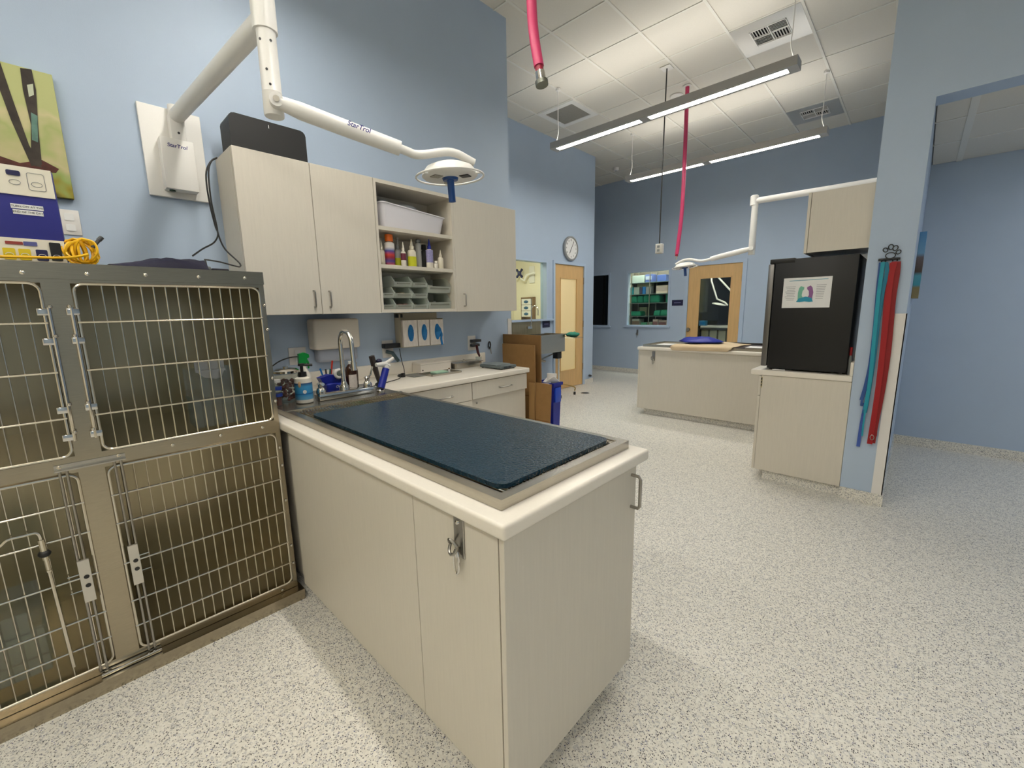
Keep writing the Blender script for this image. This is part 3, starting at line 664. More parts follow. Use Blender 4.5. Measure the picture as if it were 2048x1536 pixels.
arm_ = MB().tube(path,[.022,.031,.031,.029],n=20).build('lower_arm', M_WHITE, la, True)
MB().cyl(tuple(path[0]-nrm*.05),tuple(path[0]+nrm*.022),.024,n=18).build('pivot', M_WHITE, la, True)
MB().cyl(tuple(path[0]+nrm*.022),tuple(path[0]+nrm*.028),.011,n=12).build('pivot_bolt', M_CHROME, la, True)
lt = [ray_plane(u,v,off,nrm) for u,v in ((716,262),)][0]
dA = (path[3]-path[1]).normalized(); upA = dA.cross(nrm)*-1
if upA.z < 0: upA = -upA
text('lettering', 'StarTrol', .026, M_DEVBLUE, arm_, lt+nrm*.0312+upA*.004, tuple(dA), tuple(upA), shear=.15, bold=True)
p2 = smoothpts([ray_plane(u,v,off,nrm) for u,v in ((797,296),(815,303),(830,309),(850,309),(890,304),(912,307),(930,316),(948,326))],4)
MB().tube(p2,.0175,n=14).build('curved_tube', M_WHITE, la, True)
lamp_head(la, LC, 4, 'X')
# second lamp, on the partition wall
lb = thing('arm_lamp', 'white jointed exam lamp reaching over the towelled table', 'lamp', (XP0,5.0,2.4))
RB(XP0-.02,XP0-.001,4.86,5.14,2.25,2.66,r=.002,seg=1).build('wall_plate', M_WHITE, lb)
RB(XP0-.09,XP0-.02,4.93,5.07,2.3,2.5,r=.004).cyl((XP0-.055,5.0,2.5),(XP0-.055,5.0,2.625),.03,n=16).build('wall_socket', M_WHITE, lb, True)
MB().cyl((XP0-.06,5,2.575),(1.64,5,2.582),.033,n=18).build('upper_arm', M_WHITE, lb, True)
MB().lathe((1.64,5,2.535),[(.036,0),(.042,.002),(.042,.10),(.03,.11)],n=20).build('post_sleeve', M_WHITE, lb, True)
MB().lathe((1.65,5,2.0),[(.033,0),(.035,.004),(.033,.54)],n=20).build('post', M_WHITE, lb, True)
n2 = Vector((0,-1,0)); o2 = Vector((0,4.955,0))
pa = [ray_plane(u,v,o2,n2) for u,v in ((1503,497),(1480,503),(1440,513),(1422,518))]
MB().tube(pa,[.024,.032,.031,.029],n=16).build('lower_arm', M_WHITE, lb, True)
MB().cyl(tuple(pa[0]-n2*.05),tuple(pa[0]+n2*.024),.024,n=14).build('pivot', M_WHITE, lb, True)
MB().tube(smoothpts([ray_plane(u,v,o2,n2) for u,v in ((1424,517.5),(1410,521),(1398,522),(1382,519),(1370,520),(1360,524),(1352,529))],4),.0175,n=12).build('curved_tube', M_WHITE, lb, True)
lamp_head(lb, Vector((.895,5.0,1.925)), -6, 'Y')
# ------------------------------------------------------------------ upper cabinets on the left wall
ZB, ZT2, XC = 1.418, 2.323, .33
def handle(mb, a, b, out, r=.0045):
    a, b, out = Vector(a), Vector(b), Vector(out)
    mb.tube([a, a+out*.8, a+out+(b-a)*.08, b+out-(b-a)*.08, b+out*.8, b], r, n=8); return mb
def upper(y0, y1, doors, label):
    t = thing('upper_cabinet', label, 'cabinet', (0,(y0+y1)/2,ZB))
    MB().box(.001,XC-.02,y0,y1,ZB,ZT2).build('body', M_LAM, t)
    for (a, b, hy) in doors:
        d = RB(XC-.019,XC,a+.0015,b-.0015,ZB-.002,ZT2+.001,r=.0015,seg=1).build('door', M_LAM, t)
        handle(MB(), (XC,hy,1.462), (XC,hy,1.562), (.028,0,0)).build('handle', M_NICKEL, d, True)
    return t
Ya,Yb,Yc,Yd,Ye = .206,.616,1.034,1.723,2.454
h1 = at(630,592,'X',XC+.02).y; h2 = at(661,592,'X',XC+.02).y; h3 = at(931,598,'X',XC+.02).y
upper(Ya,Yc,[(Ya,Yb,h1),(Yb,Yc,h2)],'pale laminate wall cabinet with two doors under the black speaker')
upper(Yd,Ye,[(Yd,Ye,h3)],'pale laminate wall cabinet with one door at the wall end')
op = thing('open_shelf_unit', 'open laminate shelf unit holding bottles and clear bins', 'shelf', (0,(Yc+Yd)/2,ZB))
MB().box(.001,XC,Yc+.001,Yc+.02,ZB,ZT2).box(.001,XC,Yd-.02,Yd-.001,ZB,ZT2).box(.012,XC,Yc+.02,Yd-.02,ZB,ZB+.024).box(.012,XC,Yc+.02,Yd-.02,ZT2-.024,ZT2).box(.001,.012,Yc+.02,Yd-.02,ZB,ZT2).build('body', M_LAM, op)
ZS1, ZS2 = 2.018, 1.757
for z in (ZS1,ZS2):
    B(.012,XC-.006,Yc+.02,Yd-.02,z-.026,z).build('shelf', M_LAM, op)
# ------------------------------------------------------------------ speaker and its cable
sp = thing('speaker', 'black rectangular speaker standing on the wall cabinet', 'speaker', (.22,.42,ZT2))
bm = MB(); bm.prism([(.218,ZT2+.0015),(.62,ZT2+.0015),(.62,ZT2+.12)]+[(.59+.03*math.cos(a),ZT2+.150+.03*math.sin(a)) for a in (0,.5,1.0,1.57)]+[(.248+.03*math.cos(a),ZT2+.150+.03*math.sin(a)) for a in (1.57,2.1,2.6,3.14)]+[(.218,ZT2+.12)],'X',.13,.305)
bm.build('case', mat('speaker_black',(30,30,30),.55), sp, True)
B(.305,.307,.415,.4175,ZT2+.145,ZT2+.162).build('status_mark', M_STICK, sp)
# two black cables looping from behind the cabinet
cb = thing('hanging_cable', 'black cable loop hanging beside the wall cabinet', 'cable', (.15,.16,1.62))
def cpts(lst): return smoothpts([at(u,v,'X',x) for u,v,x in lst],5)
MB().tube(cpts([(433,316,.20),(420,325,.20),(412,350,.20),(418,400,.20),(430,450,.20),(436,468,.22),(428,485,.25),(405,498,.28),(385,512,.3)]),.0042,n=6).build('cable', M_BLACK, cb, True)
MB().tube(cpts([(434,315,.21),(423,322,.21),(417,345,.21),(422,400,.21),(433,450,.21),(437,470,.22),(450,498,.3),(478,525,.34),(480,533,.36),(470,532,.40),(440,524,.45),(410,519,.5)])+[Vector((.56,-.02,1.612)),Vector((.62,-.06,1.611))],.0042,n=6).build('cable', M_BLACK, cb, True)
# ------------------------------------------------------------------ top shelf tub
tb = thing('white_tub', 'white plastic tub with curved rim on the top shelf', 'tub', (.17,1.38,ZS1))
def tub(y0,y1,x0,x1,z0,zl,zr,t):
    n = 16; outer = []; 
    mb = MB()
    def ring(inset, z, topwave):
        out = []
        for cx,cy,a in ((x1-.04-inset,y1-.04-inset,0),(x0+.04+inset,y1-.04-inset,90),(x0+.04+inset,y0+.04+inset,180),(x1-.04-inset,y0+.04+inset,270)):
            for i in range(4):
                q = math.radians(a+30*i); X = cx+.04*math.cos(q); Y = cy+.04*math.sin(q)
                k = (Y-y0)/(y1-y0); zz = z if not topwave else z+(.02*math.cos(k*math.pi*1.0)+.01)*(1 if topwave else 0)
                out.append((X,Y,zz))
        return out
    rings = [ring(.022,z0+.001,0), ring(.012,z0+.06,0), ring(.0,zl,1), ring(-.008,zl+.002,1), ring(-.008,zl+.008,1), ring(.002,zl+.008,1), ring(.014,z0+.06,0), ring(.025,z0+.006,0)]
    N = len(rings[0])
    for r in rings: mb.v += [Vector(p) for p in r]
    for i in range(len(rings)-1): mb.f += [(i*N+k,i*N+(k+1)%N,(i+1)*N+(k+1)%N,(i+1)*N+k) for k in range(N)]
    mb.f += [tuple(range(N))[::-1], tuple(range((len(rings)-1)*N,len(rings)*N))]
    mb.build('tub', mat('tub_white',(228,226,232),.35), t, True, ang=50)
tub(1.10,1.665,.06,.30,ZS1,ZS1+.135,ZS1+.135,tb)
for lab, y, x, z, r, h in (('grey muzzle cup lying in the white tub',1.37,.17,ZS1+.03,.10,.17),('grey nested cups at the left of the white tub',1.19,.16,ZS1+.03,.055,.18)):
    t = thing('plastic_cup', lab, 'cup', (x,y,z))
    MB().lathe((x,y,z),[(r*.8,0),(r,h*.8),(r*.96,h*.9),(r*.7,h)],n=20).build('cup', M_GREY, t, True)
    MB().lathe((x,y,z+h*.78),[(r*1.02,0),(r*1.02,.012)],n=20).build('rim', M_GREY, t, True)
# ------------------------------------------------------------------ bottles on the middle shelf
def bottle(u, vtop, wpx, label, body, cap, capc, lab=None, labc=None, kind='dropper', x=.25, zbase=ZS2, zlab=(.15,.6), squash=.8, grp=None):
    c = at(u, 530, 'X', x); y = c.y
    ztop = at(u, vtop, 'X', x).z; H = min(.222, max(.05, ztop-zbase)); r = wpx/FPX*((c-CAM).dot(FW))/2
    t = thing('bottle', label, 'bottle', (x,y,zbase), grp); hb = H*cap
    prof = [(r*.9,.0005),(r,.004),(r,hb*.86),(r*.85,hb*.94),(r*.45,hb)]
    MB().lathe((x,y,zbase),prof,n=20,squash=(squash,1)).build('body', body, t, True)
    if kind == 'dropper': cp = [(r*.5,hb),(r*.5,hb+(H-hb)*.3),(r*.36,hb+(H-hb)*.36),(r*.1,H)]
    elif kind == 'cap': cp = [(r*.85,hb),(r*.8,H*.99),(r*.7,H)]
    elif kind == 'spray': cp = [(r*.9,hb),(r*.88,H*.95),(r*.5,H)]
    else: cp = [(r*.5,hb),(r*.5,hb+(H-hb)*.3),(r*.2,hb+(H-hb)*.32),(r*.2,hb+(H-hb)*.8),(r*.5,hb+(H-hb)*.82),(r*.45,H)]
    MB().lathe((x,y,zbase),cp,n=16,squash=(squash if kind=='cap' else 1,1)).build('cap', capc, t, True)
    if lab:
        MB().lathe((x,y,zbase),[(r*1.015,hb*zlab[0]),(r*1.015,hb*zlab[1])],n=20,squash=(squash,1)).build('paper_label', lab, t, True)
    return t
MW = mat('bottle_white',(232,226,212),.4); MCR = mat('bottle_cream',(226,218,196),.45); MGR = mat('bottle_grey',(176,176,172),.45)
LR = ramp_mat('label_redblue',[(0,(190,70,40)),(.25,(60,60,130)),(.45,(150,30,40)),(.6,(200,60,50)),(.8,(58,70,150)),(1,(230,225,220))],'Z',0,.13,.5)
LY = mat('label_yellow',(206,208,40),.5); LM = mat('label_maroon',(110,40,60),.5); LV = mat('label_violet',(150,146,190),.5,var=.25,vscale=160)
bottle(765,481,13,'cream dropper bottle at the hinge end of the middle shelf',MCR,.62,MCR,x=.24)
bottle(781,464,20,'red and blue labelled bottle with tall orange cap',MW,.78,M_ORANGE,LR,kind='cap',zlab=(.04,.92))
bottle(797,468,13,'clear pump bottle with yellow label behind the others',MGR,.62,MGR,LY,kind='pump',x=.19,zlab=(.05,.5))
bottle(808,484,11,'small white dropper bottle with maroon label',MW,.62,MW,LM,x=.28,zlab=(.4,.85))
bottle(825,478,18,'white dropper bottle with bright yellow label',MCR,.62,MCR,LY,x=.26,zlab=(.05,.6))
bottle(838,477,12,'slim grey spray can on the middle shelf',MGR,.88,M_GREY,kind='spray',x=.22,squash=1)
bottle(849,490,12,'dark bottle shape added in the dark gap behind the blue-tipped bottle',M_DGREY,.8,M_BLACK,kind='cap',x=.15)  # added dark grey shape stands in for the dark gap here
bottle(860,478,15,'white bottle with lilac label and blue pointed cap',MW,.66,M_BLUE,LV,x=.27,zlab=(.3,.95))
bottle(872,522,8,'tiny white jar between two bottles',MW,.7,MW,kind='cap',x=.29)
bottle(881.5,500,12,'cream dropper bottle at the open end of the middle shelf',MCR,.62,MCR,x=.28)
# ------------------------------------------------------------------ clear stacking bins on the lowest shelf
def hopper(y0, y1, z0, h, label, fill=None, x0=.06, x1=.30):
    t = thing('stacking_bin', label, 'bin', ((x0+x1)/2,(y0+y1)/2,z0)); lip = h*.42; w = .003
    mb = MB().box(x0,x1-.01,y0,y1,z0+.001,z0+.004).box(x0,x0+w,y0,y1,z0,z0+h)
    for y in (y0,y1-w): mb.prism([(x0,z0+.001),(x1-.012,z0+.001),(x1,z0+lip),(x1-.05,z0+h),(x0,z0+h)],'Y',y,y+w)
    mb.build('shell', M_CLEAR, t)
    mb = MB(); mb.prism([(x1-.014,z0+.001),(x1-.011,z0+.001),(x1+.001,z0+lip),(x1-.002,z0+lip)],'Y',y0,y1); mb.build('front_lip', M_CLEAR, t)
    B(x1-.002,x1+.0015,y0+.02,y1-.02,z0+lip*.55,z0+lip*.8).build('label_slot', mat('slot_dark',(120,122,112),.5), t)
    if fill:
        mb = MB(); random.seed(int(y0*1000+z0*77))
        for k in range(10):
            a = x0+.08+random.random()*(x1-x0-.13); b = y0+.02+random.random()*(y1-y0-.04); s = .012+.012*random.random()
            mb.rbox(a-s,a+s,b-s,b+s,z0+.006,z0+.006+h*(.25+.25*random.random()),r=.004,seg=1)
        tag(mb.build('contents', fill, t), kind='stuff')
ys = [at(u,612,'X',.30).y for u in (766,791.5,792.5,827,828.5,857,858.5,899)]
zf = [at(790,v,'X',.30).z for v in (618,597,575)]
z00 = ZB+.024; dz = .083
fills = {(0,0):M_BLACK,(0,1):M_DGREY,(1,0):mat('fill_pink',(150,110,104),.7,var=.3,vscale=60),(1,1):mat('fill_tan',(150,138,112),.7),(2,0):mat('fill_olive',(120,110,86),.7)}
nm = ['beside the doored cabinet','second from the doored cabinet','next to the wide bins']
rw = ['bottom','middle','top']
cont = {(0,0):'black pieces',(0,1):'dark grey pieces',(1,0):'pinkish pieces',(1,1):'tan pieces',(2,0):'olive pieces'}
for c in range(3):
    for r in range(3):
        if (c, r) == (0, 2): continue
        hopper(ys[2*c],ys[2*c+1],z00+r*dz,dz-.003,'narrow clear bin %s, %s of its stack, %s' % (nm[c], rw[r], 'with '+cont[(c,r)] if (c,r) in cont else 'empty'),fills.get((c, r)))
hopper(ys[6],ys[7]+.02,z00,.122,'wide clear bin with wrapped packs, bottom of its stack',mat('fill_grey',(176,176,164),.6,var=.2,vscale=50))
hopper(ys[6],ys[7]+.02,z00+.125,.122,'wide clear bin, top of the two wide bins',mat('fill_grey',(176,176,164),.6,var=.2,vscale=50))
# ------------------------------------------------------------------ wall under the cabinets
td = thing('towel_dispenser', 'beige paper towel dispenser above the faucet', 'dispenser', (0,.84,1.07))
q0 = at(624,640,'X',.11); q1 = at(721,694,'X',.11); q2 = at(638,726,'X',.07)
RB(.001,.12,q0.y,q1.y,q1.z,q0.z+.004,r=.018,seg=4).build('cover', mat('dispenser_beige',(228,220,206),.45), td, True)
RB(.001,.08,q0.y+.03,q1.y-.005,q2.z,q1.z+.01,r=.02,seg=3).build('lower_tray', mat('dispenser_grey',(166,172,186),.3), td, True)
gl = thing('glove_box_holder', 'beige wall rack for three glove boxes', 'rack', (0,1.58,1.12))
g = [at(u,665,'X',.10) for u in (806,835,836.5,859,860.5,887)]; gz1 = at(840,640,'X',.10).z; gz0 = at(840,690,'X',.10).z
MB().box(.001,.004,g[0].y-.012,g[5].y+.006,gz0-.012,gz1+.06).box(.001,.088,g[0].y-.012,g[0].y-.008,gz0-.012,gz1+.05).box(.001,.088,g[5].y+.003,g[5].y+.006,gz0-.012,gz1+.01).box(.001,.103,g[0].y-.012,g[5].y+.006,gz0-.012,gz0-.008).build('rack', mat('rack_beige',(190,182,160),.4), gl)
GN = ['nearest the towel dispenser','in the middle of the rack','with a glove spilling out']
for k in range(3):
    ya, yb = g[2*k].y, g[2*k+1].y; yc = (ya+yb)/2; zc = (gz0+gz1)/2
    t = thing('glove_box', 'white glove box with blue oval opening '+GN[k], 'box', (.05,yc,gz0))
    B(.005,.10,ya+.001,yb-.001,gz0-.007,gz1).build('carton', mat('carton_pattern',(240,232,224),.6,var=.10,vscale=90,stretch=(1,1,.2)), t)
    el = [(yc+.005+.028*math.cos(a),zc+.055*math.sin(a)*1.25) for a in [i*2*math.pi/20 for i in range(20)]]
    el = [(y, z) for y, z in el]
    MB().prism(el,'X',.10,.101).build('opening', M_LBLUE, t)
    random.seed(k); bl = MB()
    bl.ball((.102,yc+.005+(.01 if k==2 else 0),zc),.03,sc=(.5,.75 if k<2 else 1.0,1.7),n=14,m=8)
    for v in bl.v: v += Vector((.006*math.sin(v.z*90+k),.003*math.sin(v.z*70),0))
    bl.build('gloves', M_LBLUE, t, True)
    if k == 2: MB().tube(smoothpts([(.103,yc+.02,zc+.03),(.112,yc+.036,zc-.02),(.108,yc+.038,zc-.07),(.11,yc+.045,gz0-.012)],4),[.012]*6+[.009]*7,n=8,flat=.4).build('glove_finger', M_LBLUE, t, True)
ot = outlet(at(595,712,'X',0).y, at(595,712,'X',0).z, 'white wall outlet with a black plug behind the green sprayer', w=.115)
RB(.009,.035,.545,.575,1.10,1.135,r=.004).build('plug', M_BLACK, ot, True)
MB().tube(smoothpts([at(598,713,'X',.03),at(580,715,'X',.04),at(560,722,'X',.06),at(545,732,'X',.1)],4),.004,n=6).build('plug_cord', M_BLACK, ot, True)
p = at(775,698,'X',0); o2_ = outlet(p.y,p.z,'white wall outlet with chargers beside the glove rack', w=.10, h=.14)
pl = at(768,690,'X',.05); ql = at(803,698,'X',.05)
RB(.009,.07,pl.y,ql.y-.01,pl.z-.03,pl.z+.008,r=.006).build('charger', M_BLACK, o2_, True)
mb = MB(); mb.tube([at(772,703,'X',.03),at(785,706,'X',.05),at(797,722,'X',.06)],[.014,.016,.014],n=8); mb.build('clip_lamp', mat('clip_teal',(52,74,80),.4), o2_, True)
p = at(943,686,'X',0); o3_ = outlet(p.y,p.z,'white wall outlet with two grey adapters at the counter end', w=.10, h=.14)
for z in (.022,-.02): RB(.009,.05,p.y-.03,p.y+.085-(.02 if z<0 else 0),p.z+z-.013,p.z+z+.013,r=.005).build('adapter', M_DGREY, o3_, True)
st = thing('strap', 'brown strap hanging beside the glove boxes', 'strap', (.03,1.35,1.14))
pp = [at(u,v,'X',.03) for u,v in ((796,633),(798,660),(801,692))]
MB().tube(pp,[.012,.01,.012],n=8,flat=.4).build('strap', mat('strap_brown',(92,54,32),.6), st, True)
RB(.02,.07,pp[0].y-.03,pp[0].y+.02,pp[0].z-.01,pp[0].z+.02,r=.004).build('clip', M_BLACK, st, True)
# ------------------------------------------------------------------ wall counter and base cabinets
ZT3 = .914; ZSB = .872; YCE = 2.266; XCF = .65
ct = thing('counter_run', 'white solid countertop with backsplash along the left wall', 'countertop', (.3,1.5,ZT3))
RB(.001,XCF,.858,YCE,ZSB,ZT3,r=.008,seg=3).build('slab', M_COUNTER, ct, True)
RB(.001,.02,.858,YCE+.05,ZT3,1.012,r=.003).build('backsplash', M_COUNTER, ct, True)
def base_unit(y0, y1, label, drawer_h, hy, lower, open_end=False):
    t = thing('base_cabinet', label, 'cabinet', (.3,(y0+y1)/2,0))
    MB().box(.001,.605,y0,y1,.1,ZSB).build('body', M_LAM, t)
    B(.001,.54,y0,y1,0,.1).build('toe_kick', M_FLOOR, t)
    d = RB(.608,.628,y0+.002,y1-.001,.728,ZSB-.008,r=.0015,seg=1).build('drawer', M_LAM, t)
    handle(MB(), (.628,hy[0],.79), (.628,hy[1],.79), (.028,0,0)).build('handle', M_NICKEL, d, True)
    if lower:
        d = RB(.608,.628,y0+.002,y1-.001,.105,.724,r=.0015,seg=1).build('door', M_LAM, t)
        handle(MB(), (.628,y0+.05,.60), (.628,y0+.05,.70), (.028,0,0)).build('handle', M_NICKEL, d, True)
    else:
        B(.590,.606,y0+.001,y1-.012,.102,.726).build('recessed_panel', M_LAM, t)
        MB().ball((.61,y0+.06,.69),.008).build('lock', M_NICKEL, t, True)
base_unit(.86,1.598,'pale base cabinet partly hidden behind the steel table',.14,(1.25,1.395),True)
base_unit(1.602,2.25,'pale base cabinet with one drawer at the counter end',.14,(1.897,2.043),False)
# ------------------------------------------------------------------ peninsula (wet table)
pn = thing('peninsula_cabinet', 'long pale laminate cabinet carrying the steel table', 'cabinet', (1.5,.45,0))
PX, PY0_, PY1_ = 2.44, .116, .79
MB().box(.001,PX-.022,PY0_+.02,PY1_-.02,.085,ZSB).build('body', M_LAM, pn)
B(.05,PX-.07,PY0_+.05,PY1_-.06,0,.085).build('toe_kick', M_FLOOR, pn)
B(1.005,2.045,PY0_,PY0_+.02,.08,ZSB).build('side_panel', M_LAM, pn)
B(2.048,PX-.022,PY0_,PY0_+.02,.08,ZSB).build('side_panel', M_LAM, pn)
d = RB(PX-.018,PX,PY0_-.001,PY1_+.001,.08,ZSB,r=.0015,seg=1).build('end_door', M_LAM, pn)
handle(MB(), (PX,.757,.722), (PX,.757,.84), (.034,0,0), .006).build('handle', M_NICKEL, d, True)
for x0, x1 in ((.70,1.24),(1.245,1.82),(1.825,PX-.022)):
    d = RB(x0,x1,PY1_-.019,PY1_,.085,ZSB-.006,r=.0015,seg=1).build('door', M_LAM, pn)
    handle(MB(), (x1-.02,PY1_,.725), (x1-.02,PY1_,.84), (0,.03,0)).build('handle', M_NICKEL, d, True)
sl = thing('peninsula_countertop', 'thick white countertop with rounded edge around the steel table', 'countertop', (1.2,.47,ZSB))
RB(.001,2.456,.10,.856,ZSB,ZT3,r=.010,seg=4).build('slab', M_COUNTER, sl, True)
RB(.001,.02,.115,.856,ZT3,1.012,r=.003).build('backsplash', M_COUNTER, sl, True)
# tie-down plate with ring and clip
def tie_down(p, label):
    t = thing('tie_hook', label, 'hook', p); x, y, z = p
    RB(x-.021,x+.021,y-.005,y,z-.062,z+.062,r=.002,seg=1).build('plate', M_NICKEL, t)
    MB().ball((x,y-.006,z+.042),.007,n=8,m=5).build('screw', M_CHROME, t, True)
    MB().tube([(x-.012+.016*math.cos(a),y-.012-.012*abs(math.sin(a)),z-.028+.022*math.sin(a)) for a in [i*.524 for i in range(12)]],.0045,n=8,closed=True).build('ring', M_NICKEL, t, True)
    MB().tube([(x-.002+.011*math.cos(a),y-.014,z-.072+.036*math.sin(a)) for a in [i*.349 for i in range(18)]],.0035,n=8,closed=True).cyl((x-.002,y-.014,z-.04),(x+.002,y-.014,z-.055),.006,n=8).build('snap_clip', M_CHROME, t, True)
tie_down((2.27,PY0_,.815),'steel tie-down plate with snap clip on the near cabinet')
# steel wet table
XT, YT0, YT1, ZR = 2.396, .154, .812, .944; XL = .88
wt = thing('wet_table', 'stainless steel wet table set on the white peninsula top', 'table', (1.5,.48,ZT3))
rim = MB(); rw_ = .032
rim.box(XL+.016,XT,YT0,YT0+rw_,ZT3+.0005,ZR).box(XL+.016,XT,YT1-rw_,YT1,ZT3+.0005,ZR).box(XT-rw_,XT,YT0+rw_,YT1-rw_,ZT3+.0005,ZR).box(XL,XL+.016,YT0,YT1,ZT3+.0005,ZR+.003)
rim.build('rim', M_STEEL, wt)
B(XL,XT-.01,YT0+.01,YT1-.01,ZT3+.0005,ZT3+.004).build('basin_floor', M_STEELD, wt)
MB().box(.40,XL,YT0,YT1,ZT3+.0005,ZR-.002).build('faucet_deck', M_STEEL, wt)
gr = MB(); n = 40
for i in range(n):
    y = YT0+rw_+.006+(YT1-YT0-2*rw_-.012)*i/(n-1); gr.cyl((XL+.018,y,ZR-.0065),(XT-rw_-.002,y,ZR-.0065),.0028,n=6,caps=False)
for x in (XL+.03,XL+.10,1.4,2.0,XT-rw_-.008): gr.cyl((x,YT0+rw_,ZR-.012),(x,YT1-rw_,ZR-.012),.003,n=6,caps=False)
gr.build('grate', M_WIRE, wt, True)
m_ = RB(1.085,2.352,YT0+rw_+.014,YT1-rw_-.02,ZR-.0035,ZR+.010,r=.035,seg=5,axes='Z').build('table_mat', M_MAT, None, True, (1.7,.48,ZR))
tag(m_, 'dark teal textured rubber mat on the steel table', 'mat')
# ------------------------------------------------------------------ faucet
ZD = ZR-.001
fa = thing('faucet', 'chrome gooseneck faucet with two lever handles', 'faucet', (.72,.53,ZD))
RB(.70,.775,.37,.70,ZD,ZD+.038,r=.006).build('body', M_CHROME, fa, True)
gp = [(.725,.535,ZD+.03),(.722,.535,1.10),(.72,.535,1.24)]+arc((.79,.535,1.25),.07,180,10,10,'XZ')+[(.862,.535,1.20),(.866,.535,1.14)]
MB().tube(gp,.0125,n=14).lathe((.725,.535,ZD+.036),[(.028,0),(.026,.02),(.018,.035),(.0135,.05)],n=18).cyl((.866,.535,1.15),(.868,.535,1.105),.0165,n=14).build('spout', M_CHROME, fa, True)
for y, s in ((.395,-1),(.675,1)):
    MB().lathe((.735,y,ZD+.036),[(.024,0),(.027,.012),(.020,.03),(.013,.036),(.014,.05),(.020,.055),(.012,.062)],n=16).build('valve', M_CHROME, fa, True)
    if s < 0: MB().tube([(.735,y,ZD+.088),(.77,y-.01,ZD+.095),(.82,y-.02,ZD+.10)],[.008,.007,.009],n=8).build('lever', M_CHROME, fa, True)
    else: MB().tube([(.735,y,ZD+.088),(.725,y+.03,ZD+.105),(.715,y+.05,ZD+.15)],[.008,.006,.005],n=8).build('lever', M_CHROME, fa, True)
# ------------------------------------------------------------------ things round the faucet
so = thing('soap_bottle', 'white pump bottle with sky blue label by the faucet', 'bottle', (.735,.30,ZD))
x, y = .735, .305
MB().lathe((x,y,ZD),[(.040,.0005),(.044,.006),(.044,.115),(.040,.135),(.026,.142),(.020,.144)],n=24).build('body', MW, so, True)
MB().lathe((x,y,ZD),[(.0446,.022),(.0446,.112)],n=24).build('paper_label', ramp_mat('label_sky',[(0,(120,180,210)),(.30,(60,150,205)),(.36,(20,90,160)),(.42,(60,150,205)),(.8,(70,160,212)),(1,(40,60,110))],'Z',.02,.112,.5), so, True)
MB().prism([(y-.012+.010*math.cos(a),ZD+.066+.010*math.sin(a)) for a in [i*.524 for i in range(12)]],'X',x+.0445,x+.0456).build('round_mark', M_STICK, so)
MB().ball((x+.028,y-.022,ZD+.105),.02,sc=(.45,.8,1.1)).build('tan_sticker', mat('tan',(196,160,120),.6), so, True)
MB().lathe((x,y,ZD),[(.022,.143),(.022,.168),(.008,.17),(.008,.20),(.018,.202),(.016,.214)],n=14).cyl((x,y,ZD+.207),(x+.02,y+.05,ZD+.203),.007,n=8).build('pump', M_BLACK, so, True)
jr = thing('treat_jar', 'clear jar of brown treats beside the cage', 'jar', (.64,.24,ZD)); x, y = .62,.262
MB().lathe((x,y,ZD),[(.060,.0005),(.064,.005),(.064,.15),(.058,.16)],n=24).build('glass', M_FEED, jr, True)
random.seed(11); mb = MB()
for k in range(70):
    a = random.random()*6.28; r = .05*math.sqrt(random.random()); z = .008+.105*random.random()
    mb.ball((x+r*math.cos(a),y+r*math.sin(a),ZD+z+.008),.012,n=6,m=4,sc=(1,.8,.7))
tag(mb.build('treats', mat('treat_brown',(112,50,32),.6), jr, True), kind='stuff')
MB().lathe((x,y,ZD+.16),[(.066,0),(.067,.012),(.05,.022),(.012,.024),(.014,.034)],n=24).build('lid', M_CHROME, jr, True)
tb_ = thing('treat_tube', 'slim clear canister with blue bands beside the cage', 'jar', (.71,.185,ZD)); x, y = .705,.182
MB().lathe((x,y,ZD),[(.022,.0005),(.023,.12),(.018,.125)],n=16).build('tube', M_FEED, tb_, True)
for z in (.05,.085): MB().lathe((x,y,ZD+z),[(.0235,0),(.0235,.016)],n=16).build('blue_band', mat('band_blue',(40,70,170),.4), tb_, True)
MB().lathe((x,y,ZD),[(.018,.002),(.018,.045)],n=12).build('treats', mat('treat_brown',(112,50,32),.6), tb_, True)
MB().lathe((x,y,ZD+.125),[(.021,0),(.021,.014)],n=16).build('cap', M_WHITEP, tb_, True)
sb = thing('spray_bottle', 'spray bottle with bright green trigger behind the soap', 'bottle', (.52,.36,ZD)); x, y = .50,.40
MB().lathe((x,y,ZD),[(.036,.0005),(.038,.005),(.038,.12),(.016,.16),(.014,.175)],n=20).build('body', MW, sb, True)
mb = MB(); mb.prism([(y-.025,ZD+.178),(y+.016,ZD+.178),(y+.02,ZD+.215),(y+.036,ZD+.222),(y+.034,ZD+.24),(y+.01,ZD+.252),(y-.022,ZD+.246)],'X',x-.012,x+.012)
mb.tube([(x,y+.018,ZD+.215),(x,y+.03,ZD+.19),(x,y+.03,ZD+.155)],[.008,.007,.005],n=8); mb.build('trigger', M_GREEN, sb, True)
br = thing('amber_bottle', 'dark brown bottle with white printed label by the faucet', 'bottle', (.55,.66,ZD)); x, y = .56,.665
MB().lathe((x,y,ZD),[(.036,.0005),(.038,.004),(.038,.125),(.034,.14),(.018,.16),(.015,.163)],n=22).build('body', M_BROWN, br, True)
mb = MB()
for q in range(9):
    a = -.95+.16*q; mb.v += [Vector((x+.0386*math.cos(a),y+.0386*math.sin(a),ZD+.018)),Vector((x+.0386*math.cos(a),y+.0386*math.sin(a),ZD+.098))]
    if q: mb.f.append((2*q-2,2*q,2*q+1,2*q-1))
mb.build('paper_label', mat('label_print',(226,216,206),.6,var=.12,vscale=120,stretch=(1,1,3)), br, True)
MB().lathe((x,y,ZD),[(.0165,.1625),(.0165,.18)],n=16).build('cap', M_WHITEP, br, True)
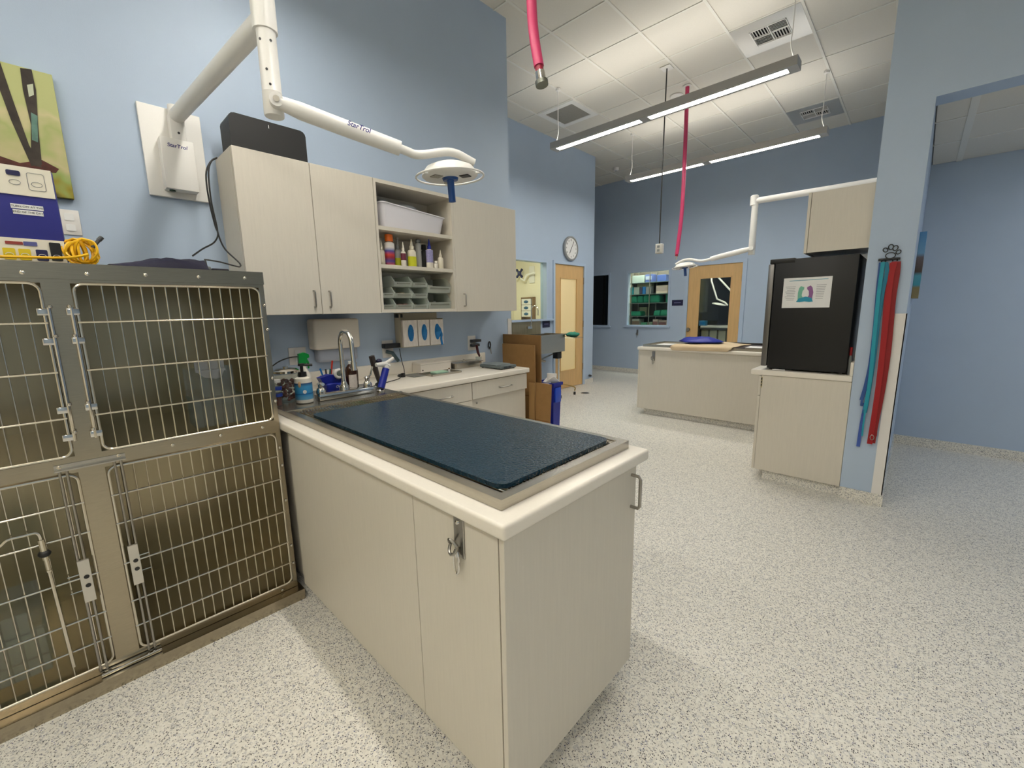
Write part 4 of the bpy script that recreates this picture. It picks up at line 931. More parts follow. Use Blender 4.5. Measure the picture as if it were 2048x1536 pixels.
cy_ = thing('wipes_tub', 'blue and white plastic wipes tub behind the faucet', 'tub', (.50,.56,ZD)); x, y = .50,.57
RB(x-.05,x+.05,y-.06,y+.06,ZD+.0005,ZD+.055,r=.012,seg=3).build('tub', M_BLUE, cy_, True)
MB().prism([(y-.075,ZD+.056),(y+.05,ZD+.056),(y+.06,ZD+.09),(y-.03,ZD+.105),(y-.09,ZD+.09)],'X',x-.03,x+.03).build('lid', M_BLUE, cy_)
text('lettering', 'Clorox', .02, M_STICK, cy_, (x+.0505,y+.02,ZD+.03), (0,1,0), (0,0,1), shear=.3)
pc = thing('pen_cup', 'white cup of coloured pens behind the faucet', 'cup', (.43,.60,ZD)); x, y = .35,.60
MB().lathe((x,y,ZT3+.0005),[(.036,0),(.045,.11),(.042,.11),(.034,.01)],n=20).build('cup', M_WHITEP, pc, True)
for k, (dx, dy, c, h) in enumerate(((-.01,-.022,M_LBLUE,.155),(.0,-.005,M_DGREY,.15),(.01,.01,mat('pen_teal',(30,90,90),.4),.15),(.0,.024,mat('pen_red',(190,50,36),.4),.20))):
    MB().cyl((x+dx*.3,y+dy*.3,ZT3+.02),(x+dx*1.4,y+dy*1.7,ZT3+h),.006,n=8).build('pen', c, pc, True)
tp = thing('tape_roll', 'grey and white tape dispenser before the pen cup', 'tape', (.56,.535,ZD+.09)); x, y, z = .545,.59,ZD+.108
MB().tube([(x,y+.024*math.cos(a),z+.024*math.sin(a)) for a in [i*2*math.pi/16 for i in range(16)]],.010,n=8,closed=True).build('roll', M_WHITEP, tp, True)
MB().prism([(y+.016*math.cos(a),z+.016*math.sin(a)) for a in [i*2*math.pi/12 for i in range(12)]],'X',x-.006,x+.006).build('core', mat('core_green',(110,122,112),.5), tp)
# blue handled hose sprayer in its deck holder
hs = thing('hose_sprayer', 'white sprayer with royal blue grip at the table corner', 'sprayer', (.755,.74,ZD))
p0 = Vector((.76,.745,ZD)); 
MB().lathe((.76,.745,ZD),[(.024,0),(.024,.006),(.017,.012)],n=16).build('socket', M_CHROME, hs, True)
a0 = at(762,776,'X',.76); a1 = at(772,737,'X',.745)
MB().cyl(tuple(a0),tuple(a1),.022,n=14).build('grip', M_BLUE, hs, True)
b1 = at(770,728,'X',.745); b2 = at(787,716,'X',.75); b3 = at(752,730,'X',.75)
MB().tube([tuple(a1),tuple(b1)],[.02,.016],n=12).tube([tuple(b3),tuple(b1),tuple(at(778,732,'X',.745))],[.012,.017,.014],n=10).tube([tuple(b1),tuple(b2)],[.012,.010],n=10).build('spray_head', M_WHITEP, hs, True)
# black hose/brush standing behind it
bh = thing('handled_tool', 'dark brown handled tool leaning behind the blue sprayer', 'tool', (.42,.85,ZT3))
q = [at(u,v,'X',.45) for u,v in ((743,712),(748,730),(758,762),(752,755),(742,768))]
zb_ = ZT3+.012
MB().tube([q[0],q[1],Vector((.45,q[2].y,max(zb_+.01,q[2].z)))],[.020,.021,.015],n=10).build('handle', mat('tool_brown',(44,36,34),.4), bh, True)
MB().tube([Vector((.45,q[2].y,zb_+.012)),Vector((.47,q[2].y-.03,zb_+.008)),Vector((.52,q[2].y-.05,zb_+.004))],[.014,.012,.006],n=8).build('tail', M_BLACK, bh, True)
MB().ball(tuple(at(758,722,'X',.46)),.022,sc=(1,1,.7)).build('hood', mat('hood_navy',(26,28,60),.25), bh, True)
# cord lump on the counter
cl = thing('cord_bundle', 'bundle of black cord lying on the white counter', 'cord', (.2,1.27,ZT3)); c = at(803,752,'Z',ZT3+.012)
random.seed(5); pts = [(c.x+.028*math.cos(i*1.3)*(.5+.5*random.random()), c.y+.03*math.sin(i*1.3)*(.5+.5*random.random()), ZT3+.008+.022*random.random()) for i in range(26)]
MB().tube(smoothpts(pts,3),.0045,n=6).build('bundle', M_BLACK, cl, True)
MB().tube(smoothpts([at(799,697,'X',.06),at(803,720,'X',.07),at(808,738,'X',.09),(c.x+.01,c.y+.02,ZT3+.012)],4),.003,n=6).build('cord', M_BLACK, cl, True)
MB().tube(smoothpts([(c.x,c.y,ZT3+.006),(c.x+.08,c.y-.08,ZT3+.006),(c.x+.14,c.y-.2,ZT3+.006),(c.x+.22,c.y-.36,ZT3+.006)],4),.003,n=6).build('cord', M_BLACK, cl, True)
# grey slate, white box, tray with pads, steel dish, scale
gs = at(826,755,'Z',ZT3+.004); o = RB(.13,.30,1.29,1.44,ZT3+.0005,ZT3+.006,r=.002,seg=1).build('grey_pad', mat('slate',(120,120,114),.5), None, False, (.2,1.36,ZT3)); tag(o, 'flat grey pad lying on the counter beside the white box', 'pad')
wb = thing('white_box', 'long white cardboard box on the counter', 'box', (.1,1.65,ZT3))
f0 = at(842,748,'Z',ZT3); f1 = at(902,736,'Z',ZT3); zt = at(842,728,'Y',f0.y).z
RB(.03,.155,1.455,1.775,ZT3+.0005,ZT3+.082,r=.002,seg=1).build('carton', mat('box_white',(232,224,212),.6), wb)
B(.03,.156,1.455,1.775,ZT3+.066,ZT3+.068).build('lid_seam', mat('seam_grey',(176,168,156),.6), wb)
MB().prism([(1.475+.006*math.cos(a),ZT3+.022+.006*math.sin(a)) for a in [i*.785 for i in range(8)]],'X',.155,.1565).build('mark', M_BROWN, wb)
tr = thing('instrument_tray', 'small steel tray with pale green pads on the counter', 'tray', (.31,1.53,ZT3))
MB().box(.215,.385,1.40,1.70,ZT3+.0005,ZT3+.004).box(.215,.219,1.40,1.70,ZT3+.004,ZT3+.015).box(.381,.385,1.40,1.70,ZT3+.004,ZT3+.015).box(.215,.385,1.40,1.404,ZT3+.004,ZT3+.015).box(.215,.385,1.696,1.70,ZT3+.004,ZT3+.015).build('tray', M_STEEL, tr)
o = RB(.25,.34,1.48,1.60,ZT3+.0045,ZT3+.022,r=.004).build('gauze_pad', mat('pad_green',(170,206,180),.8), None, True, (.3,1.54,ZT3)); tag(o, 'stack of pale green pads in the steel tray', 'pads')
vl = thing('glass_vial', 'small white and brown vial standing in the steel tray', 'vial', (.33,1.63,ZT3))
MB().lathe((.31,1.63,ZT3+.0045),[(.009,0),(.009,.022),(.006,.026)],n=12).build('body', M_WHITEP, vl, True); MB().lathe((.31,1.63,ZT3+.0305),[(.007,0),(.007,.008)],n=10).build('cap', M_CARDD, vl, True)
sd = thing('steel_dish', 'lidded stainless instrument dish at the back of the counter', 'dish', (.12,1.95,ZT3))
MB().rbox(.045,.20,1.80,2.105,ZT3+.0005,ZT3+.045,r=.012,seg=3,axes='Z').build('dish', M_STEEL, sd, True)
RB(.035,.21,1.79,2.115,ZT3+.045,ZT3+.053,r=.006,seg=2).build('lid', M_STEEL, sd, True)
MB().tube(arc((.12,1.95,ZT3+.053),.016,0,180,8,'YZ'),.003,n=6).build('lid_ring', M_CHROME, sd, True)
sc_ = thing('bench_scale', 'flat grey digital scale at the counter end', 'scale', (.42,2.1,ZT3))
RB(.28,.56,2.0,2.19,ZT3+.006,ZT3+.032,r=.008).build('body', mat('scale_grey',(92,102,104),.45), sc_, True)
RB(.285,.49,2.005,2.185,ZT3+.032,ZT3+.037,r=.002,seg=1).build('platform', mat('scale_top',(118,128,130),.35), sc_)
mb = MB(); mb.box(.5601,.5615,2.03,2.075,ZT3+.012,ZT3+.026).box(.5601,.5615,2.085,2.12,ZT3+.012,ZT3+.026); mb.build('display', mat('lcd_dark',(40,52,56),.3), sc_)
for yy in (2.02,2.17):
    for xx in (.30,.54): MB().cyl((xx,yy,ZT3+.0005),(xx,yy,ZT3+.007),.010,n=8).build('foot', M_BLACK, sc_)
o = RB(.14,.27,2.09,2.22,ZT3+.0005,ZT3+.012,r=.003).build('white_pad', M_PAPER, None, True, (.2,2.15,ZT3)); tag(o, 'white notepad lying behind the grey scale', 'notepad')
bj = thing('tool_jar', 'small clear holder with a maroon handled tool', 'holder', (.06,2.17,ZT3)); x, y = .075,2.175
MB().lathe((x,y,ZT3+.0005),[(.028,0),(.03,.07),(.028,.07),(.026,.004)],n=16).build('cup', M_CLEAR, bj, True)
MB().tube([at(953,690,'X',.09),at(956,705,'X',.09),at(959,712,'X',.09)],[.012,.013,.009],n=8).tube([at(959,712,'X',.09),Vector((.08,2.18,ZT3+.01))],[.004,.003],n=6).build('tool', mat('maroon',(70,24,30),.4), bj, True)
sc2 = thing('shears', 'black handled shears hanging on the wall by the outlet', 'shears', (.005,2.42,1.02))
e = at(979,690,'X',.01)
MB().tube([(.01,e.y+.014*math.cos(a),e.z+.034*math.sin(a)) for a in [i*.524 for i in range(12)]],.006,n=6,closed=True).build('grip', M_BLACK, sc2, True)
MB().tube([(.01,e.y+.012,e.z-.03),(.01,e.y+.022,e.z-.09)],[.006,.003],n=6).build('blade', M_NICKEL, sc2, True)
# ------------------------------------------------------------------ scrub corner
sk = thing('scrub_sink', 'stainless scrub sink with tall backsplash under the window', 'sink', (-1.2,4.6,.75))
SX0,SX1,SY0,SY1,SZ0,SZ1 = XR+.015,-.99,4.16,5.01,.765,1.03
MB().box(SX0,SX1,SY0,SY0+.012,SZ0,SZ1).box(SX0,SX1,SY1-.012,SY1,SZ0,SZ1).box(SX1-.012,SX1,SY0+.012,SY1-.012,SZ0,SZ1).box(SX0,SX0+.012,SY0+.012,SY1-.012,SZ0,SZ1).box(SX0,SX1,SY0,SY1,SZ0-.01,SZ0).build('bowl', M_STEEL, sk)
MB().box(SX1+.0,SX1+.022,SY0-.02,SY1+.02,SZ1-.008,SZ1+.008).box(SX0,SX1,SY0-.02,SY0,SZ1-.008,SZ1+.008).box(SX0,SX1,SY1,SY1+.02,SZ1-.008,SZ1+.008).build('rim', M_STEEL, sk)
bs1 = at(1080,640,'X',XR+.015)
B(XR+.001,XR+.015,4.16,4.915,SZ0,1.235).build('backsplash', M_STEELD, sk)
fy = at(1060,655,'X',XR+.03).y; fz = at(1060,655,'X',XR+.03).z
MB().box(XR+.015,XR+.05,fy-.07,fy+.03,fz-.02,fz+.02).tube([(XR+.05,fy,fz)]+[(XR+.06,fy,fz+.12),(XR+.06,fy,fz+.26)]+arc((XR+.13,fy,fz+.27),.07,180,0,8,'XZ')+[(XR+.20,fy,fz+.19)],.009,n=8).build('faucet', M_CHROME, sk, True)
MB().cyl((-1.2,4.6,SZ0-.01),(-1.2,4.6,.62),.03,n=10).tube([(-1.2,4.6,.64),(-1.2,4.75,.6),(-1.38,4.78,.6)],.02,n=8).build('drain_pipe', M_NICKEL, sk, True)
RB(-1.12,-1.02,4.86,4.97,.64,.755,r=.01).build('sensor_box', M_BLACK, sk, True)
for y in (4.25,4.92): MB().tube([(-1.41,y,.60),(-1.05,y,.755)],.012,n=6).build('bracket', M_NICKEL, sk)
# mayo stand with casters and a teal pack
ms = thing('instrument_stand', 'chrome wheeled instrument stand beside the scrub sink', 'stand', (-1.0,5.15,0))
c1 = at(1121,797,'Z',0); c2 = at(1142,789,'Z',0)
jx, jy = -1.15, 5.06
MB().cyl((jx,jy,.16),(jx,jy,.62),.016,n=10).cyl((jx,jy,.62),(jx,jy,.965),.011,n=10).build('post', M_CHROME, ms, True)
for cx, cy in ((c1.x,c1.y),(c2.x+.06,c2.y+.02),(-1.28,5.02)):
    MB().tube(smoothpts([(jx,jy,.20),((jx+cx)/2,(jy+cy)/2,.17),(cx-.0,cy-.0,.13),(cx,cy,.07)],4),.010,n=8).build('foot', mat('brass_tube',(170,140,84),.3,metal=1), ms, True)
    w_ = MB(); w_.cyl((cx-.012,cy-.004,.028),(cx+.012,cy+.004,.028),.0275,n=14); w_.build('caster', M_BLACK, ms, True)
RB(-1.30,-.83,5.035,5.30,.965,.972,r=.003,seg=1).build('tray', M_STEEL, ms)
o = MB().ball((-.94,5.16,1.017),.085,sc=(1.3,1.3,.5),n=18,m=10)
random.seed(2)
for v in o.v: v += Vector((.008*math.sin(v.y*60),.008*math.sin(v.x*50),.006*math.sin(v.x*80+v.y*40) if v.z > .98 else 0))
o = o.build('drape_pack', M_TEAL, None, True, (-.95,5.17,.972)); tag(o, 'crumpled teal drape on the wheeled stand', 'drape')
# signs
def sign(name, p, w, h, ax, label):
    t = thing(name, label, 'sign', p)
    if ax == 'X':
        RB(p[0],p[0]+.008,p[1]-w/2,p[1]+w/2,p[2]-h/2,p[2]+h/2,r=.002,seg=1).build('plate', M_SIGN, t)
        B(p[0]+.008,p[0]+.009,p[1]-w*.3,p[1]+w*.3,p[2]-.007,p[2]+.007).build('text_line', mat('sign_text',(120,122,160),.5), t)
    else:
        RB(p[0]-w/2,p[0]+w/2,p[1]-.008,p[1],p[2]-h/2,p[2]+h/2,r=.002,seg=1).build('plate', M_SIGN, t)
        B(p[0]-w*.3,p[0]+w*.3,p[1]-.009,p[1]-.008,p[2]-.007,p[2]+.007).build('text_line', mat('sign_text',(120,122,160),.5), t)
p = at(1092,648,'X',XR); sign('door_sign', (XR+.001,p.y,p.z), .19, .115, 'X', 'navy room sign beside the narrow wood door')
p = at(1355,605.5,'Y',YF); sign('door_sign', (p.x,YF-.001,p.z), .225, .115, 'Y', 'navy room sign beside the wide wood door')
# clock
p = at(1143,497,'X',XR+.04); ck = thing('clock', 'round grey framed wall clock above the narrow door', 'clock', (XR,p.y,p.z))
R_ = .205
MB().lathe((XR+.001,p.y,p.z),[(R_*.9,0),(R_,.01),(R_,.04),(R_*.93,.05),(R_*.86,.048),(R_*.86,.03)],axis='X',n=40).build('frame', mat('clock_grey',(150,152,152),.4), ck, True)
MB().lathe((XR+.03,p.y,p.z),[(R_*.87,0),(R_*.87,.004)],axis='X',n=40).build('face', M_PAPER, ck)
for k in range(12):
    a = math.radians(90-30*k); c = Vector((XR+.035,p.y+R_*.68*math.cos(a),p.z+R_*.68*math.sin(a)))
    text('numeral', str(12 if k == 0 else k), .045, M_BLACK, ck, c, (0,1,0), (0,0,1))
for a, l, w_ in ((math.radians(90-33),.14,.006),(math.radians(90-210),.10,.008)):
    c = Vector((XR+.037,p.y,p.z)); d_ = Vector((0,math.cos(a),math.sin(a)))
    MB().tube([tuple(c-d_*.03),tuple(c+d_*l)],w_*.6,n=6,flat=.5).build('hand', M_BLACK, ck)
# floor drain
p = at(1170,786,'Z',0); fd = thing('floor_drain', 'round grey floor drain before the narrow door', 'drain', (p.x,p.y,0))
MB().lathe((p.x,p.y,0.0005),[(.075,0),(.075,.003),(.06,.004)],n=24).build('ring', M_NICKEL, fd)
MB().lathe((p.x,p.y,.004),[(.06,0),(.06,.001)],n=24).build('grate', M_DGREY, fd)
p = at(1178,753,'X',XR+.012); o = MB().lathe((XR+.013,p.y,p.z+.02),[(.02,0),(.022,.02),(.018,.05),(.008,.055)],axis='X',n=12).build('door_stop', M_DGREY, None, True, (XR,p.y,p.z)); tag(o, 'small dark door stop on the recess wall corner', 'door stop')
# ------------------------------------------------------------------ cardboard and bin past the counter end
def board(x0, x1, y, ztop, lean, label, z0=0.0, skew=0, t=.012, m=None, skewr=0):
    th = thing('cardboard_sheet', label, 'cardboard', ((x0+x1)/2,y,z0))
    vs = []
    for dy in (0,t):
        vs += [(x0+skew*.0,y+dy,z0+.001),(x1,y+dy,z0+.001),(x1+skewr,y+dy+lean,ztop+.0),(x0-skew,y+dy+lean,ztop)]
    MB().add(vs,[(0,1,2,3),(7,6,5,4),(0,4,5,1),(1,5,6,2),(2,6,7,3),(3,7,4,0)]).build('sheet', m or M_CARD, th)
    fl = MB(); fl.add([(x0-skew*.55,y-.0012+lean*.55,z0+(ztop-z0)*.55),(x1+skewr*.55,y-.0012+lean*.55,z0+(ztop-z0)*.55),(x1+skewr*.55,y-.0012+lean*.557,z0+(ztop-z0)*.557),(x0-skew*.55,y-.0012+lean*.557,z0+(ztop-z0)*.557)],[(0,1,2,3)])
    fl.build('fold_line', M_CARDD, th); return th
board(.15,.575,2.43,1.09,.06,'flattened brown cardboard sheet leaning foremost by the wall end',skew=.06,skewr=-.06)
board(.06,.565,2.53,1.178,.06,'taller flattened cardboard sheet behind the foremost one',skew=.06,skewr=-.06,m=mat('cardboard_dark',(136,102,60),.8,var=.05,vscale=20))
board(.645,.80,2.335,.765,.02,'short cardboard sheet beside the blue bin',t=.012,skewr=.02)
board(.575,.64,2.32,.76,.02,'narrow cardboard strip between sheet and counter',t=.01,m=mat('cardboard_lit',(166,130,82),.8))  # lighter brown: the light falling on this strip is put into its colour
rb_ = thing('recycling_bin', 'slim royal blue recycling bin past the counter', 'bin', (.45,2.76,0))
bx0,bx1,by0,by1,bz = .34,.562,2.72,2.85,.70
vs = []
for ins, z in ((.02,.001),(.0,bz)):
    vs += [(bx0+ins,by0+ins,z),(bx1-ins,by0+ins,z),(bx1-ins,by1-ins,z),(bx0+ins,by1-ins,z)]
for ins, z in ((.006,bz),(.024,.01)):
    vs += [(bx0+ins,by0+ins,z),(bx1-ins,by0+ins,z),(bx1-ins,by1-ins,z),(bx0+ins,by1-ins,z)]
fs = [(3,2,1,0)]
for a in (0,4,8): fs += [(a+i,a+(i+1)%4,a+4+(i+1)%4,a+4+i) for i in range(4)]
fs += [(12,13,14,15)]
MB().add(vs,fs).build('bin', M_BLUE, rb_)
MB().box(bx0-.012,bx1+.012,by0-.012,by0,bz-.03,bz).box(bx0-.012,bx0,by0,by1,bz-.03,bz).box(bx1,bx1+.012,by0,by1,bz-.03,bz).box(bx0-.012,bx1+.012,by1,by1+.012,bz-.03,bz).build('rim', M_BLUE, rb_)
RB(bx1-.004,bx1+.014,by0+.02,by1-.02,bz-.20,bz-.05,r=.006).build('hand_grip', mat('bin_light_blue',(40,80,200),.35), rb_, True)
random.seed(9); pm = MB()
for k, (a, b, c_) in enumerate(((.47,2.755,.735),(.50,2.77,.75),(.53,2.755,.73))):
    pm.M = Matrix.Translation((a,b,c_-.02)) @ Matrix.Rotation(.5+k,4,'X') @ Matrix.Rotation(.4*k,4,'Y'); pm.rbox(-.05,.05,-.06,.06,-.004,.004,r=.003,seg=1)
o = pm.build('scrap_paper', M_PAPER, None, False, (.5,2.76,.6)); tag(o, 'crumpled white paper sticking out of the blue bin', 'paper', kind='stuff')
# ------------------------------------------------------------------ hanging hoses and cord
def hose(name, pts, r, label, tip=True, big=False, capped=None):
    t = thing(name, label, 'hose', pts[-1]); P_ = smoothpts(pts, 6)
    MB().tube(P_, r, n=12).build('hose', M_PINK, t, True)
    e = Vector(pts[-1]); d_ = (P_[-1]-P_[-2]).normalized()
    MB().cyl(tuple(e-d_*.004),tuple(e+d_*.03),r*.8,n=12).build('sleeve', mat('hose_dark',(150,20,50),.35), t, True)
    if big:
        MB().cyl(tuple(e+d_*.028),tuple(e+d_*.075),r*.95,n=18).build('collar', M_CHROME, t, True)
        MB().cyl(tuple(e+d_*.075),tuple(e+d_*.095),r*1.3,r*1.25,n=20).build('coupling', mat('zinc',(120,122,112),.4,metal=.8), t, True)
        MB().ball(tuple(e+d_*.09+Vector((-.02,-.02,0))),.006).build('release_pin', M_NICKEL, t, True)
    else:
        MB().cyl(tuple(e+d_*.028),tuple(e+d_*.07),r*.6,n=10).build('collar', M_CHROME, t, True)
    cp = Vector((pts[0][0],pts[0][1],ZC)); MB().lathe((cp.x,cp.y,ZC-.012),[(r*1.2,0),(.045,.004),(.05,.012)],n=16).build('ceiling_plate', M_WHITEP, t)
    return t
e1 = ray_plane(1078,133,(1.58,1.30,2.6),FW); s1 = ray_plane(1063,0,(1.58,1.28,2.6),FW)
mid = ray_plane(1068,70,(1.58,1.29,2.6),FW)
top1 = Vector((s1.x+(s1.x-mid.x)*.6, s1.y+(s1.y-mid.y)*.6, s1.z+.6))
hose('gas_hose', [(s1.x-.01,s1.y,ZC-.005),(s1.x-.01,s1.y,3.4),tuple(s1),tuple(mid),tuple(e1)], .026, 'thick red gas hose with steel coupling above the table', big=True)
q0 = at(1375,172,'Z',ZC)
hose('gas_hose', [(q0.x,q0.y,ZC-.005),tuple(at(1370,300,'Y',q0.y)),tuple(at(1364,420,'Y',q0.y)),tuple(at(1356,490,'Y',q0.y)),tuple(at(1353.5,508,'Y',q0.y))], .024, 'thin red gas hose hanging over the towelled table')
q0 = at(1334,135,'Z',ZC); cdp = thing('drop_cord', 'black power cord with grey box hanging from the ceiling', 'cord', (q0.x,q0.y,2.08))
MB().tube([(q0.x,q0.y,ZC-.005),tuple(at(1325,330,'Y',q0.y)),tuple(at(1319,487,'Y',q0.y))],.0075,n=8).build('cord', M_BLACK, cdp, True)
RB(q0.x-.06,q0.x+.06,q0.y-.06,q0.y+.06,ZC-.012,ZC-.004,r=.004).build('ceiling_plate', M_WHITEP, cdp)
b_ = at(1319,497,'Y',q0.y)
RB(b_.x-.043,b_.x+.043,q0.y-.03,q0.y+.03,b_.z-.062,b_.z+.055,r=.010,seg=3).build('outlet_box', mat('box_grey',(196,194,186),.4), cdp, True)
for dz_ in (-.025,.02): RB(b_.x-.016,b_.x+.016,q0.y-.033,q0.y-.029,b_.z+dz_-.014,b_.z+dz_+.014,r=.003,axes='Y').build('socket', M_GREY, cdp)
# ------------------------------------------------------------------ second peninsula with towel
p2_ = thing('peninsula_cabinet', 'pale laminate cabinet under the towelled table', 'cabinet', (1.6,5.1,0))
IX0, IY0, IY1 = .44, 4.725, 5.44
MB().box(IX0+.02,XP0-.002,IY0+.02,IY1,.085,ZSB).build('body', M_LAM, p2_)
B(IX0+.08,XP0-.002,IY0+.06,IY1-.06,0,.085).build('toe_kick', M_FLOOR, p2_)
RB(IX0+.02,XP0-.002,IY0,IY0+.019,.082,ZSB-.002,r=.0015,seg=1).build('side_panel', M_LAM, p2_)
RB(IX0,IX0+.019,IY0,IY1+.002,.082,ZSB-.002,r=.0015,seg=1).build('end_panel', M_LAM, p2_)
sl = RB(.43,XP0-.002,4.705,5.465,ZSB,ZT3,r=.01,seg=3).build('peninsula_countertop', M_COUNTER, None, True, (1.6,5.1,ZSB)); tag(sl, 'thick white countertop under the cream towel', 'countertop')
tie_down((.655,IY0,.80),'steel tie-down plate with snap clip on the far cabinet')
p = at(1275,665,'Y',YF); tie_down((p.x,YF-.001,p.z),'steel tie-down plate below the lit window')
w2 = thing('wet_table', 'stainless steel wet table under the cream towel', 'table', (1.3,5.1,ZT3))
MB().box(.485,2.3,4.755,4.79,ZT3+.0005,ZR).box(.485,2.3,5.38,5.415,ZT3+.0005,ZR).box(.485,.52,4.79,5.38,ZT3+.0005,ZR).box(2.265,2.3,4.79,5.38,ZT3+.0005,ZR).build('rim', M_STEEL, w2)
B(.52,2.265,4.79,5.38,ZT3+.0005,ZT3+.005).build('basin_floor', M_STEELD, w2)
gr = MB()
for i in range(30):
    y = 4.80+.57*i/29; gr.cyl((.52,y,ZR-.012),(2.265,y,ZR-.012),.0025,n=6,caps=False)
gr.build('grate', M_WIRE, w2, True)
o = RB(.62,.80,4.86,5.10,ZR-.008,ZR-.004,r=.0015,seg=1).build('white_sheet', M_PAPER, None, False, (.7,5,ZR)); tag(o, 'white sheet of paper on the far steel table', 'paper')
o = RB(1.50,1.95,4.80,5.36,ZR-.008,ZR+.004,r=.02,seg=3,axes='Z').build('table_mat', mat('mat_brown',(52,36,34),.5), None, True, (1.7,5.1,ZR)); tag(o, 'dark brown mat on the far steel table', 'mat')
cr_ = thing('chart_board', 'white board lying at the wall end of the far table', 'board', (2.05,5.0,ZR))
RB(1.72,2.2,4.775,4.98,ZR+.0055,ZR+.014,r=.003).build('board', M_PAPER, cr_, True)
RB(1.72,2.2,4.765,4.775,ZR+.0005,ZR+.012,r=.002,seg=1).build('edge', M_NICKEL, cr_)
o = MB().cyl((1.32,5.30,ZR+.016),(2.05,5.33,ZR+.016),.010,n=10).cyl((2.05,5.33,ZR+.018),(2.25,5.33,ZR+.018),.013,n=10).build('black_rod', M_BLACK, None, True, (1.7,5.3,ZR)); tag(o, 'thin black rod lying across the far table', 'rod')
# towel: draped cloth grid
def cloth(name, fn, nu, nv, m, origin, label, cat, thick=.006):
    mb = MB()
    for i in range(nu+1):
        for j in range(nv+1): mb.v.append(Vector(fn(i/nu, j/nv)))
    for i in range(nu):
        for j in range(nv): mb.f.append((i*(nv+1)+j,(i+1)*(nv+1)+j,(i+1)*(nv+1)+j+1,i*(nv+1)+j+1))
    o = mb.build(name, m, None, True, origin, ang=180)
    so_ = o.modifiers.new('thickness', 'SOLIDIFY'); so_.thickness = thick; so_.offset = 1
    return tag(o, label, cat)
def towel(u, v):
    x = .87+.72*u+.06*v+.012*math.sin(v*9)*(1-u); hang = .16
    edge = 1 if .03 < u < .97 else .55
    if v < hang:
        k = (hang-v)/hang; y = 4.697-.006*math.sin(u*14)*k; z = ZR+.004-.058*k*edge*(1-.25*u)
        if k < .25: y = 4.697+(.25-k)/.25*.03; z = ZR+.010-.01*k*4
    else:
        k = (v-hang)/(1-hang); y = 4.728+.56*k; z = ZR+.012+.006*math.sin(u*9+k*3)*math.sin(k*7+1)+.012*max(0,math.sin(u*3.1))*k
    return (x, y, z)
cloth('towel', towel, 40, 40, M_CREAMC, (1.2,5,ZR), 'cream towel draped over the far steel table', 'towel', .008)
def bag(u, v):
    a = u*2*math.pi; r = v
    X = 1.10+.27*r*math.cos(a)*(1+.12*math.sin(a*3)); Y = 5.08+.20*r*math.sin(a)*(1+.1*math.cos(a*4+1))
    return (X, Y, ZR+.036+.06*(1-r**3)*(1+.3*math.sin(X*22)*math.cos(Y*15)))
mb = MB(); n_ = 36; mrows = 10
for i in range(1, mrows+1):
    for k in range(n_): mb.v.append(Vector(bag(k/n_, i/mrows)))
mb.v.append(Vector(bag(0,0.0))); 
for i in range(mrows-1): mb.f += [(i*n_+k,i*n_+(k+1)%n_,(i+1)*n_+(k+1)%n_,(i+1)*n_+k) for k in range(n_)]
mb.f += [(len(mb.v)-1,(k+1)%n_,k) for k in range(n_)]
base_ = [(mrows-1)*n_+k for k in range(n_)]; mb.f.append(tuple(base_)[::-1])
o = mb.build('blue_bag', M_BAGB, None, True, (.98,5.12,ZR+.03), ang=180); tag(o, 'royal blue soft heat bag lying on the cream towel', 'bag')
# ------------------------------------------------------------------ fridge corner
fc = thing('base_cabinet', 'pale base cabinet under the black fridge', 'cabinet', (2.5,3.6,0))
FX0, FY0, FY1 = 2.232, YP, 4.55
MB().box(FX0+.022,XP0-.002,FY0+.02,FY1,.085,ZSB).build('body', M_LAM, fc)
B(FX0+.07,XP0-.002,FY0+.03,FY1-.02,0,.085).build('toe_kick', M_FLOOR, fc)
RB(FX0+.016,XP0-.002,FY0,FY0+.02,.08,ZSB-.002,r=.0015,seg=1).build('end_panel', M_LAM, fc)
for y0, y1 in ((FY0+.002,3.86),(3.865,FY1)):
    d = RB(FX0-.006,FX0+.014,y0,y1,.082,.70,r=.0015,seg=1).build('door', M_LAM, fc)
    handle(MB(), (FX0-.006,y1-.05,.55), (FX0-.006,y1-.05,.65), (-.028,0,0)).build('handle', M_NICKEL, d, True)
    RB(FX0-.006,FX0+.014,y0,y1,.705,ZSB-.008,r=.0015,seg=1).build('drawer', M_LAM, fc)
lk = MB().box(FX0+.014,FX0+.024,FY0-.0025,FY0+.0,.77,.855).build('lock_body', mat('lock_brass',(190,176,130),.35,metal=.8), fc)
for z in (.84,.815,.79): B(FX0+.015,FX0+.022,FY0-.004,FY0-.0025,z-.008,z+.008).build('lock_slot', M_BLACK, fc)
sl = MB().rbox(2.17,XP0-.001,YP-.012,FY1,ZSB,ZT3,r=.006,seg=2).build('fridge_countertop', M_COUNTER, None, True, (2.5,3.6,ZSB)); tag(sl, 'white countertop under the black fridge', 'countertop')
o = RB(XP0-.02,XP0-.001,YP-.010,FY1,ZT3+.0005,1.012,r=.003).build('backsplash_strip', M_COUNTER, None, True, (XP0,3.9,ZT3)); tag(o, 'white backsplash strip behind the black fridge', 'backsplash')
fg = thing('mini_fridge', 'black compact fridge with steel-edged door on the counter', 'fridge', (2.5,3.6,ZT3))
RX0, RX1, RY0, RY1, RZ0, RZ1 = 2.272, 2.778, 3.30, 3.82, ZT3+.014, 1.765
RB(RX0,RX1,RY0,RY1,RZ0,RZ1,r=.006).build('case', mat('fridge_black',(9,9,10),.45), fg, True)
d = RB(2.228,2.268,RY0-.002,RY1,RZ0+.015,RZ1-.03,r=.006).build('door', mat('fridge_steel',(120,118,116),.35,metal=.9), fg, True)
